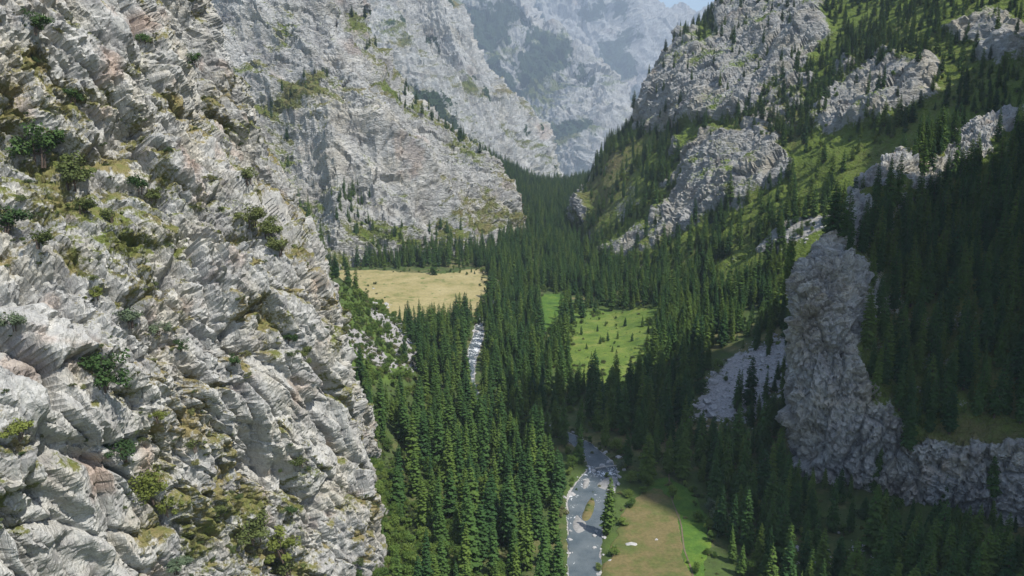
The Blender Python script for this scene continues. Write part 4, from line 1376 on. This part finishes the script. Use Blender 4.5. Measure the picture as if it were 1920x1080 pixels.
for k, t in enumerate(TREES):          # the wood in front of the right rock band is lower than the band
    if t[6] == 'floor' and ub[k] > 1470:
        ln = np.interp(ub[k], [1470, 1560, 1640, 1760, 1920], [860, 890, 925, 955, 965]) + rng.uniform(-25, 45)
        vt_k = vb[k] - (vb[k] - va[k]) / 0.93
        if vt_k < ln:
            t[3] *= max(0.0, (vb[k] - ln) / (vb[k] - vt_k))
            cut[k] = t[3] < 6
        elif not cut[k]:
            cut[k] = False
TREES = [t for t, c_ in zip(TREES, cut) if not (c_ and t[6] in NATURAL and not (t[5] == 'b' and t[3] < 5))]

# ------------------------------------------------------------------ which trees show largest
T = np.array([[t[0], t[1], t[2], t[3], t[4]] for t in TREES])
KD = np.array([t[5] for t in TREES])
TAG = np.array([t[6] for t in TREES])
ub, vb, wb_ = proj(T[:, :3])
ut, vt, _ = proj(T[:, :3] + np.c_[np.zeros(len(T)), np.zeros(len(T)), T[:, 3]])
BW, BH = 960, 540
buf = np.full((BH, BW), -1, int)
order = np.argsort(-wb_)
halfw = np.where(KD == 's', 0.115 * T[:, 3] * T[:, 4], 0.42 * T[:, 3] * T[:, 4]) * FX / wb_ / 2
vis = np.zeros(len(T), bool)
for k in order:
    if ut[k] < -30 or ut[k] > 1950 or vb[k] < 0 or vt[k] > 1080 or wb_[k] < 50:
        continue
    q_ = T[k, :3] + np.array((0, 0, T[k, 3] * 0.75))
    if not seen(q_):
        continue
    vis[k] = True
    y0, y1 = int(vt[k] / 2), int(vb[k] / 2)
    for yy in range(max(y0, 0), min(y1 + 1, BH)):
        f = (yy - y0 + 0.5) / (y1 - y0 + 1)
        hw_ = halfw[k] * (min(1.0, 1.25 * f) if KD[k] == 's' else math.sqrt(max(0.05, 1 - (2 * f - 1) ** 2)))
        xx = (ut[k] + (ub[k] - ut[k]) * f) / 2
        a, b = int(xx - hw_), int(xx + hw_) + 1
        if b > 0 and a < BW:
            buf[yy, max(a, 0):min(b, BW)] = k
cnt = np.bincount(buf[buf >= 0], minlength=len(T))
ind_s = [k for k in np.argsort(-cnt) if KD[k] == 's' and cnt[k] > 0]
forced = [k for k in range(len(T)) if TAG[k] not in ('floor', 'right', 'spur', 'strata', 'shoulder_mountain', 'shaded_mountain', 'far_mountain')]
ind_s = [k for k in forced if KD[k] == 's'] + [k for k in ind_s if k not in set(forced)]
ind_s = ind_s[:298]
ind_b = [k for k in np.argsort(-cnt) if KD[k] in 'bg' and cnt[k] > 3]
ind_b = ([k for k in forced if KD[k] in 'bg'] + [k for k in ind_b if k not in set(forced)])[:140]
indiv = set(ind_s) | set(ind_b)
print("TREES", len(T), "visible", int(vis.sum()), "individual", len(indiv))


def plant(name, kind, p_, scale, rz, label, cat, group, tilt=(0, 0)):
    e = bpy.data.objects.new(name, None)
    COL.objects.link(e)
    e.empty_display_size = 0.5
    e.location = p_
    e.scale = scale
    e.rotation_euler = (tilt[0], tilt[1], rz)
    e["label"] = label
    e["category"] = cat
    if group:
        e["group"] = group
    for nm, me in (("trunk", kind.trunk), ("crown", kind.crown)):
        o = bpy.data.objects.new(nm, me)
        COL.objects.link(o)
        o.parent = e
    return e


def stand_of(k):
    u, v = ub[k], (vb[k] + vt[k]) / 2
    t = TAG[k]
    if t == 'spur':
        if v < 420:
            return "spruce among the pale crags along the top of the shaded right spur", "spruces on the crest of the right spur"
        if u < 1700:
            return "dark spruce on the shaded spur slope just behind the grey cliff edge", "spruces behind the edge of the right cliff"
        return "dark spruce in the dense shaded wood above the lower right rock band", "spruces in the shaded wood on the right spur"
    if t == 'right':
        if v < 250:
            return "small spruce on the high rocky shelves of the right mountain", "spruces on the high right shelves"
        if u < 1250:
            return "spruce on the grassy slope below the right mountain's outermost crag", "spruces below the outermost right crag"
        return "sunlit spruce on the right valley slope between the grey crag and the spur", "sunlit spruces on the right slope"
    if t == 'strata':
        return "spruce at the foot of the pale layered mountain beyond the dry field", "spruces below the layered mountain"
    if t in ('shoulder_mountain', 'shaded_mountain', 'far_mountain'):
        return "distant spruce in the notch where the valley narrows", "spruces in the far notch"
    Y = T[k, 1]
    if Y > 900:
        return "spruce in the far wood edging the dry tan field", "spruces beyond the dry field"
    if Y > 600:
        if u < 930:
            return "spruce in the row standing in front of the dry tan field", "spruces in front of the dry field"
        return "spruce in the mid valley wood around the small bright green clearings", "spruces around the green clearings"
    if u > 1290:
        if Y > 370:
            return "dark spruce in the shade beside the grey scree and cliff foot", "spruces beside the scree and cliff foot"
        return "dark spruce in the foreground wood below the lower right rock band", "foreground spruces below the rock band"
    if u > 1120:
        return "dark spruce on the river bank behind the brown field", "spruces behind the brown field"
    if Y > 440:
        return "sunlit spruce in the dense wood along the upper stream", "spruces along the upper stream"
    if u < 800:
        return "tall spruce at the edge of the wood beside the near pale cliff", "spruces beside the near cliff"
    return "tall green spruce in the dense wood left of the near river", "spruces left of the near river"


SPECIAL_LABEL = {'lone': "solitary dark spruce standing at the water's edge beside the brown field",
                 'meadow_front': "pointed spruce standing alone in front of the sunny green clearing",
                 'field_edge': "broad blackish spruce standing out from the wood on the dry field's far edge"}
groups = {}
for k in ind_s:
    groups.setdefault(stand_of(k) if TAG[k] in ('floor', 'right', 'spur', 'strata', 'shoulder_mountain', 'shaded_mountain', 'far_mountain') else (TAG[k], TAG[k]), []).append(k)
labels = {}
for (lab, grp), ks in groups.items():
    if lab in SPECIAL_LABEL:
        for k in ks:
            labels[k] = (SPECIAL_LABEL[lab], "spruces picked out by standing alone")
        continue
    if lab == 'field_young':
        for k, w_ in zip(ks, ("smaller", "taller")):
            labels[k] = (f"{w_} of two young spruces on the dry field's far right edge", "young spruces on the dry field")
        continue
    if lab == 'meadow_young':
        for k in ks:
            labels[k] = ("young spruce in the loose cluster growing on the sunny green clearing", "young spruces on the green clearing")
        continue
    for k in ks:
        labels[k] = (lab, grp)
    if len(ks) > 4:
        us = sorted(ks, key=lambda k: ut[k])
        vs = sorted(ks, key=lambda k: vt[k])
        short = grp
        labels[us[0]] = (f"leftmost of the {short}", grp)
        labels[us[-1]] = (f"rightmost of the {short}", grp)
        for q_, w_ in ((vs[0], "topmost"), (vs[-1], "lowest")):
            if q_ not in (us[0], us[-1]):
                labels[q_] = (f"{w_} of the {short}", grp)
LAND = [(1145, 905, "the pale gravel bar in the near river"), (1182, 1021, "the long pale boulder on the brown field"), (1310, 780, "the lower tip of the shaded grey scree"), (1460, 640, "the upper end of the shaded grey scree"),
        (1490, 820, "the foot of the dark cliff's vertical edge"), (1540, 1062, "the pale boulder at the bottom right"), (1660, 790, "the corner where the cliff edge turns into the rock band"), (1900, 850, "the right end of the lower rock band"),
        (1800, 800, "the brown grassy shelf above the rock band"), (1640, 290, "the lower pale crag on the spur crest"), (1840, 240, "the higher pale crag on the spur crest"), (1545, 480, "the top of the dark vertical cliff edge"),
        (700, 860, "the bulging right edge of the near cliff"), (690, 920, "the pale rocks at the near cliff's foot"), (885, 700, "the lower end of the visible upper stream"), (905, 600, "the upper end of the visible upper stream"),
        (1230, 910, "the tip of the brown field"), (1320, 960, "the lush green strip's right edge"), (1080, 985, "the white rapids left of the river island"), (1150, 850, "the head of the near rapids"), (1240, 640, "the right edge of the sunny green clearing"),
        (1035, 610, "the front of the small bright green clearing"), (1060, 670, "the left corner of the sunny green clearing"), (1430, 470, "the pale stony strip on the right slope")]
taken = {k for k in labels if not any(labels[k][0] == l_ for l_, _ in groups)}
for u_0, v_0, ph in LAND:
    ds = sorted((math.hypot(ub[k] - u_0, vb[k] - v_0), k) for k in ind_s if k not in taken and TAG[k] in NATURAL)
    if ds and ds[0][0] < 90:
        k = ds[0][1]
        labels[k] = (f"spruce standing closest to {ph}", labels[k][1])
        taken.add(k)
for (lab, grp), ks in groups.items():
    ks = [k for k in ks if k not in taken and TAG[k] in NATURAL]
    if len(ks) > 8:
        for k, w_ in ((max(ks, key=lambda k: vb[k] - vt[k]), "tallest looking"), (min(ks, key=lambda k: vb[k] - vt[k]), "shortest looking")):
            labels[k] = (f"{w_} of the {grp}", grp)
for k in ind_s:
    x_, y_, z_, h_, w_ = T[k]
    s_ = h_ / 28.0
    lab, grp = labels[k]
    sw = s_ ** 0.75 * w_
    plant("spruce_tree", SPR[k % len(SPR)], (x_, y_, z_), (sw, sw, s_), rng.uniform(0, 6.28), lab, "spruce tree", grp, (rng.normal(0, .03), rng.normal(0, .03)))


def broad_label(k):
    t, u, v = TAG[k], ub[k], (vb[k] + vt[k]) / 2
    m = {'grey': None, 'bright': ("bright pale green sapling at the bottom edge among dark spruces", None),
         'bank': ("low green bush on the river bank beside the brown field", "bushes on the river bank"),
         'foot': ("lush rounded green bush at the foot of the near cliff", "bushes at the near cliff's foot"),
         'island': ("low bush on the little green island in the near river", "bushes on the river island"),
         'field_bush': ("small bush on the far edge of the dry tan field", None)}
    if t == 'grey':
        if u > 1340:
            return "tall grey-green willow right of the lush grass strip", None
        if u > 1300:
            return "shorter grey-green willow beside the taller one at the grass strip", None
        if u > 1000:
            return "grey-green willow at the stony bend of the near river", None
        return "grey-green willow on the open strip along the upper stream", None
    if t in m:
        return m[t]
    if t == 'spur':
        return "low leafy tree among the dark spruces on the shaded right spur", "leafy trees on the right spur"
    if t == 'right':
        return ("round leafy tree on the high shelves of the right mountain", "leafy trees on the right shelves") if v < 250 else \
            ("round bright green leafy tree between spruces on the right slope", "leafy trees on the right slope")
    if t in ('strata', 'shoulder_mountain', 'shaded_mountain', 'far_mountain'):
        return "small leafy tree at the foot of the pale layered mountain", "leafy trees below the layered mountain"
    if T[k, 1] > 600:
        return "small leafy tree among spruces around the mid valley fields", "leafy trees in the mid valley"
    return ("leafy bush among the dark spruces in the right foreground", "leafy bushes in the right foreground") if u > 1290 else \
        ("leafy bush under the spruces along the near river", "leafy bushes along the near river")


for k in ind_b:
    x_, y_, z_, h_, w_ = T[k]
    lab, grp = broad_label(k)
    kinds = GRY if KD[k] == 'g' else BRD
    s_ = h_ / (9.0 if KD[k] == 'g' else 7.0)
    plant("leafy_tree", kinds[k % len(kinds)], (x_, y_, z_), (s_ * w_, s_ * w_, s_), rng.uniform(0, 6.28), lab, "leafy tree", grp)

rest = [k for k in range(len(T)) if k not in indiv and -250 < ub[k] < 2170]
for nm, kk, kinds, base, lab, cat in (("spruce_forest", 's', SPR, 28.0, "dense dark spruce forest filling the valley and climbing the right slope", "forest"),
                                      ("leafy_undergrowth", 'b', BRD, 7.0, "green bushes and small leafy trees between the valley's spruces", "undergrowth")):
    ks = [k for k in rest if KD[k] == kk]
    s_ = T[ks, 3] / base
    sw = s_ ** (0.75 if kk == 's' else 1.0) * T[ks, 4]
    instancer(nm, [q_.src for q_ in kinds], T[ks, :3], np.array(ks) % len(kinds), np.stack([sw, sw, s_], -1),
              np.stack([rng.normal(0, .03, len(ks)), rng.normal(0, .03, len(ks)), rng.uniform(0, 6.28, len(ks))], -1), lab, cat)

# ------------------------------------------------------------------ bushes and plants on the near cliff
g, cvm = SURF["left"]
gu_, gv_, gw_ = proj(g.reshape(-1, 3))
facing = ((outward(g, CAM) * (CAM - g)).sum(-1) > 0).ravel()


def on_cliff(u, v):
    d_ = np.hypot(gu_ - u, gv_ - v)
    near = np.where(d_ < 7)[0]
    if len(near) == 0:
        return None
    k = near[np.argmin(gw_[near])]
    return g.reshape(-1, 3)[k], gw_[k]


CLIFF_BUSHES = [  # u, v, width in px, label
    (75, 265, 95, "big dark green bush on the near cliff's upper left ledge"),
    (140, 315, 85, "olive green bush just right of the big dark ledge bush"),
    (18, 410, 70, "dark green bush at the picture's left edge on the near cliff"),
    (68, 445, 50, "small olive bush right of the dark one at the cliff's left edge"),
    (155, 375, 50, "bush below the olive bush on the upper left ledge"),
    (70, 45, 55, "dark slender bush in a cleft high on the near cliff's left"),
    (190, 690, 85, "large ragged green bush hanging over a pale slab on the near cliff"),
    (240, 590, 55, "grey-green bush in the crack above the ragged green bush"),
    (300, 610, 40, "narrow bush in the crack right of the grey-green bush"),
    (235, 835, 65, "dense dark green bush beside the orange rock stain on the cliff"),
    (285, 920, 65, "bright yellow-green little tree low on the near cliff"),
    (320, 945, 50, "yellow-green bush right beside the bright little tree"),
    (40, 800, 55, "yellowish bush on the pale block at the cliff's lower left"),
    (20, 600, 50, "grey-green bush above the pale block at the left edge"),
    (480, 985, 70, "large olive bush on the ledge at the cliff's bottom middle"),
    (530, 1010, 75, "yellow-green bush right of the large olive ledge bush"),
    (545, 1055, 60, "bush lowest on the ledge at the cliff's bottom middle"),
    (335, 1050, 55, "grey-green bush near the cliff's bottom edge"),
    (475, 395, 60, "green bush at the top of the leafy gully near the cliff's rim"),
    (500, 425, 55, "green bush in the middle of the leafy gully near the rim"),
    (525, 450, 50, "lowest green bush of the leafy gully near the rim"),
    (470, 330, 40, "olive bush on the cliff rim above the leafy gully"),
    (265, 340, 45, "bush on the ledge in the upper middle of the near cliff"),
    (290, 360, 35, "smaller bush touching the ledge bush in the upper middle"),
    (210, 395, 40, "olive bush below the upper middle ledge on the near cliff"),
    (130, 175, 40, "bush in the shadowed cleft on the upper near cliff"),
    (265, 70, 30, "small dark bush high on the near cliff's upper middle"),
    (370, 110, 35, "bush in the dark gully where the cliff meets the mountain behind"),
    (300, 780, 35, "narrow yellow-green bush in a vertical crack, lower middle cliff"),
    (370, 830, 40, "grassy bush on the rubble ledge in the lower middle cliff"),
    (415, 945, 35, "bush on the dry grassy ledge in the lower middle cliff"),
    (545, 945, 28, "small round dark bush on the smooth grey slab"),
    (565, 860, 35, "green bush above the smooth grey slab's lower end"),
    (440, 675, 30, "green bush in the middle of the near cliff's pale face"),
    (545, 630, 32, "green bush below a diagonal crack on the cliff's right part"),
    (575, 655, 28, "lower of the two bushes below the diagonal crack"),
    (175, 545, 35, "yellowish bush with thin stems in the left of the pale face"),
    (340, 640, 28, "small bush beside a round boulder on the pale face")]
TUFTS = []
for u, v, wpx, lab in CLIFF_BUSHES:
    r_ = on_cliff(u, v + wpx * 0.3)
    if r_ is None:
        continue
    p_, w_ = r_
    s_ = wpx * w_ / FX / 4.4
    for _ in range(9):
        t_ = on_cliff(u + rng.normal(0, 0.55) * wpx, v + wpx * 0.35 + rng.normal(0, 0.45) * wpx)
        if t_ is not None and abs(t_[1] - w_) < 12:
            TUFTS.append(t_[0])
    pool = GRB if "grey-green" in lab else YEL if "yellow" in lab else OLV if "olive" in lab or "grassy" in lab else DRK if "dark" in lab or lab.startswith("big") else OLV + DRK
    kind = YTREE if "tree low" in lab else pool[len(lab) % len(pool)]
    k_ = s_ * (4.4 / 5.5 if kind is YTREE else 1.0)
    plant("cliff_bush", kind, p_ + np.array((0.3, -0.3, -0.3)) * s_, (k_, k_, k_ * rng.uniform(.85, 1.1)), rng.uniform(0, 6.28), lab, "bush", "bushes rooted on the near cliff", (rng.uniform(-.1, .2), rng.uniform(-.2, .3)))

P_, i, j = scatter_grid(g, 40000, rng)
u0, v0, w0 = proj(P_)
cvv = cvm[i, j] + 0.35 * fbm(P_ / 6, 3, 1401)
ok = (u0 > -60) & (u0 < 760) & (v0 > -60) & (v0 < 1140) & (rng.random(len(P_)) < sstep(0.40, 0.75, cvv) * 0.5)
P_ = np.concatenate([P_[ok][:6500], np.array(TUFTS)])
sz = rng.gamma(2.0, 0.13, len(P_)).clip(0.1, 1.0)
instancer("cliff_undergrowth", [q_.src for q_ in BSH], P_ - np.array((0, 0, 0.1)), rng.integers(0, 4, len(P_)), np.stack([sz, sz, sz * rng.uniform(.6, 1.0, len(P_))], -1),
          np.stack([rng.uniform(-.3, .3, len(P_)), rng.uniform(-.2, .5, len(P_)), rng.uniform(0, 6.28, len(P_))], -1), "low olive scrub and grass tufts on the near cliff's ledges", "scrub")

# scrub over the open slopes
PP = []
for nm, cn, lim in (("right", 26000, 0.55), ("spur", 9000, 0.5), ("strata", 9000, None)):
    g, m_ = SURF[nm]
    P_, i, j = scatter_grid(g, cn, rng)
    a = m_[i, j]
    pr = (1 - sstep(0.2, 0.7, a)) * 0.16 if lim else sstep(0.35, 0.7, a) * 0.2
    pr = pr * sstep(-0.2, 0.3, fbm(P_ / 20, 3, 1501))
    PP.append(P_[rng.random(len(P_)) < pr])
x = np.concatenate([rng.uniform(-260, 200, 40000), rng.uniform(-75, 0, 9000), rng.uniform(-160, -50, 9000)])
y = np.concatenate([rng.uniform(240, 1100, 40000), rng.uniform(250, 400, 9000), rng.uniform(450, 720, 9000)])
u0, v0, _ = proj(np.stack([x, y, floor_level(y)], -1))
u0, v0, _ = proj(np.stack([x, y, ground_z(x, y)], -1))
pr = 0.22 * polymask(u0, v0, [(620, 540), (700, 540), (800, 690), (740, 740), (640, 720)], 15) + 0.5 * polymask(u0, v0, [(640, 860), (735, 870), (760, 960), (860, 985), (880, 1100), (640, 1100)], 15)
rd, rhw = river_dist(x, y)
pr += 0.12 * (rd > rhw + 1.5) * (rd < rhw + 9)
pr += (0.02 + 0.07 * (y < 520)) * (1 - inpoly(x, y, FAR_MEADOW, 3) * 0.85) + 0.012 * inpoly(x, y, GREEN_C, 3) + 0.0 * inpoly(x, y, FAR_MEADOW, 3)
for po_, ft_, am_ in ((FAR_MEADOW, 12, .25), (GREEN_B, 6, .4), (GREEN_C, 9, .45), (NEAR_LUSH, 2.5, .5)):
    m_ = inpoly(x, y, po_, ft_)
    pr += am_ * 4 * m_ * (1 - m_)
pr *= 1 - inpoly(x, y, NEAR_MEADOW, 1)
sel = rng.random(len(x)) < pr
x, y = x[sel], y[sel]
PP.append(np.stack([x, y, ground_z(x, y)], -1))
PP = np.concatenate(PP)
sz = rng.gamma(2.5, 0.2, len(PP)).clip(0.15, 1.3)
instancer("slope_undergrowth", [q_.src for q_ in BSH] + [q_.src for q_ in BRD], PP - np.array((0, 0, .1)), rng.integers(0, 8, len(PP)), np.stack([sz, sz, sz * .9], -1),
          np.stack([0 * sz, 0 * sz, rng.uniform(0, 6.28, len(PP))], -1), "low green scrub scattered over the open grassy slopes", "scrub")

# ------------------------------------------------------------------ stones
STONE_OBJ = [bpy.data.objects.new("stone", m) for m in STONES]
x = rng.uniform(-200, 260, 160000)
y = rng.uniform(240, 760, 160000)
u0, v0, _ = proj(np.stack([x, y, ground_z(x, y)], -1))
pr = 0.6 * np.maximum(polymask(u0, v0, SCREE_POLY, 14), 0.4 * polymask(u0, v0, TALUS_A, 8)) * (1 - 0.35 * sstep(0, .4, fbm(np.stack([x, y, 0 * x], -1) / 14, 3, 1601)))
pr += 0.10 * polymask(u0, v0, [(1480, 1010), (1620, 1000), (1640, 1100), (1480, 1100)], 20)
pr += 0.25 * polymask(u0, v0, [(640, 885), (725, 880), (735, 935), (690, 960)], 10)
rd, rhw = river_dist(x, y)
pr += 0.16 * (rd > rhw - 1.5) * (rd < rhw + 2.5)
sel = rng.random(len(x)) < pr
x, y = x[sel], y[sel]
P_ = np.stack([x, y, ground_z(x, y)], -1)
g, m_ = SURF["right"]
Q_, i, j = scatter_grid(g, 60000, rng)
u0, v0, _ = proj(Q_)
pr = 0.8 * np.maximum(polymask(u0, v0, SCREE_POLY, 14), polymask(u0, v0, [(1420, 470), (1480, 425), (1560, 405), (1555, 440), (1470, 480)], 8))
P_ = np.concatenate([P_, Q_[rng.random(len(Q_)) < pr]])
sz = (rng.gamma(1.6, 0.3, len(P_)) * np.where(rng.random(len(P_)) < 0.06, 2.6, 1.0)).clip(0.2, 4.2)
instancer("scree_rubble", STONE_OBJ, P_, rng.integers(0, 6, len(P_)), np.stack([sz, sz, sz], -1), np.stack([rng.uniform(-.4, .4, len(P_)), rng.uniform(-.4, .4, len(P_)), rng.uniform(0, 6.28, len(P_))], -1),
          "loose grey stones covering the screes and river edges", "rubble")

BOULDERS = [(1182, 1021, 1.5, "long pale boulder lying on the brown field"), (1152, 1025, 0.9, "small pale stone left of the long boulder on the brown field"),
            (1231, 1012, 0.8, "small pale stone in the middle of the brown field"), (1143, 1051, 0.8, "pale stone on the brown field's left edge near the bottom"),
            (1133, 1006, 1.1, "pale stone in the shallows below the solitary spruce"), (1115, 1002, 1.1, "pale stone standing in the river left of the solitary spruce"),
            (1114, 1024, 0.8, "small stone in the smooth water near the picture's bottom"), (1145, 863, 2.2, "largest dark-wet boulder at the head of the near rapids"),
            (1160, 858, 1.8, "pale boulder at the right side of the rapids' head"), (1130, 871, 1.4, "pale boulder at the left side of the rapids' head"),
            (1170, 882, 1.3, "boulder in the fast water right of the gravel bar"), (1162, 895, 1.1, "boulder just below the gravel bar's right tip"),
            (1112, 880, 1.5, "pale boulder on the left bank by the rapids"), (1098, 898, 1.4, "pale boulder on the left bank below the rapids"),
            (700, 541, 1.6, "pale stone on the left of the dry tan field"), (1540, 1062, 2.6, "pale boulder among dark spruces at the bottom right"),
            (1515, 1040, 1.7, "smaller pale boulder up left of the bottom right boulder"), (1440, 1045, 1.4, "pale boulder at the bottom between dark spruces")]
for k, (u, v, s_, lab) in enumerate(BOULDERS):
    x_, y_ = floor_px(u, v)
    z_ = max(float(ground_z(x_, y_)), -0.8)
    o = bpy.data.objects.new("boulder", STONES[k % 6])
    COL.objects.link(o)
    o.location = (x_, y_, z_ + 0.1)
    o.scale = (s_ * (1.5 if k == 0 else 1), s_, s_ * 0.9)
    o.rotation_euler = (0, 0, rng.uniform(0, 6.28) if k else 0.1)
    o["label"] = lab
    o["category"] = "boulder"
    o["group"] = "pale boulders on the valley floor"

LV, LF = [], []
a_, b_ = floor_px(1116, 878), floor_px(1168, 871)
tube(LV, LF, [(a_[0], a_[1], -0.1), ((a_[0] * 2 + b_[0]) / 3, (a_[1] * 2 + b_[1]) / 3 + .3, 0.05), ((a_[0] + 2 * b_[0]) / 3, (a_[1] + 2 * b_[1]) / 3, 0.1), (b_[0], b_[1], -0.1)], [0.45, 0.4, 0.32, 0.15], 8)
lm = mesh_from("fallen_log", LV, LF, [plain_material("bleached_wood", (0.30, 0.28, 0.25), (0.48, 0.46, 0.42), 1.5)], smooth=True)
lo_ = bpy.data.objects.new("fallen_log", lm)
COL.objects.link(lo_)
lo_["label"] = "bleached fallen log lying across the head of the near rapids"
lo_["category"] = "log"

# ------------------------------------------------------------------ haze
lo = np.array((1e9,) * 3)
hi = -lo
for o in COL.objects:
    if o.type == 'MESH' and o.get("kind") == "structure":
        c = np.zeros(len(o.data.vertices) * 3, np.float32)
        o.data.vertices.foreach_get("co", c)
        c = c.reshape(-1, 3)
        lo = np.minimum(lo, c.min(0))
        hi = np.maximum(hi, c.max(0))
lo -= np.array((20, 60, 1))
hi += np.array((20, 60, 40))
import bmesh
bm = bmesh.new()
bmesh.ops.create_cube(bm, size=1.0)
for v in bm.verts:
    v.co = Vector([(lo[a] + hi[a]) / 2 + v.co[a] * (hi[a] - lo[a]) for a in range(3)])
me = bpy.data.meshes.new("haze")
bm.to_mesh(me)
bm.free()
hm = bpy.data.materials.new("haze_air")
hm.use_nodes = True
hn = hm.node_tree
hn.nodes.remove(hn.nodes["Principled BSDF"])
pv = hn.nodes.new("ShaderNodeVolumePrincipled")
pv.inputs["Color"].default_value = (0.66, 0.80, 0.97, 1)
pv.inputs["Density"].default_value = HAZE_DENSITY
pv.inputs["Anisotropy"].default_value = 0.0
hn.links.new(pv.outputs[0], hn.nodes["Material Output"].inputs["Volume"])
me.materials.append(hm)
hz = bpy.data.objects.new("haze", me)
COL.objects.link(hz)
hz["kind"] = "stuff"
hz["label"] = "pale blue haze filling the valley air"
print("HAZE BOX", lo, hi)
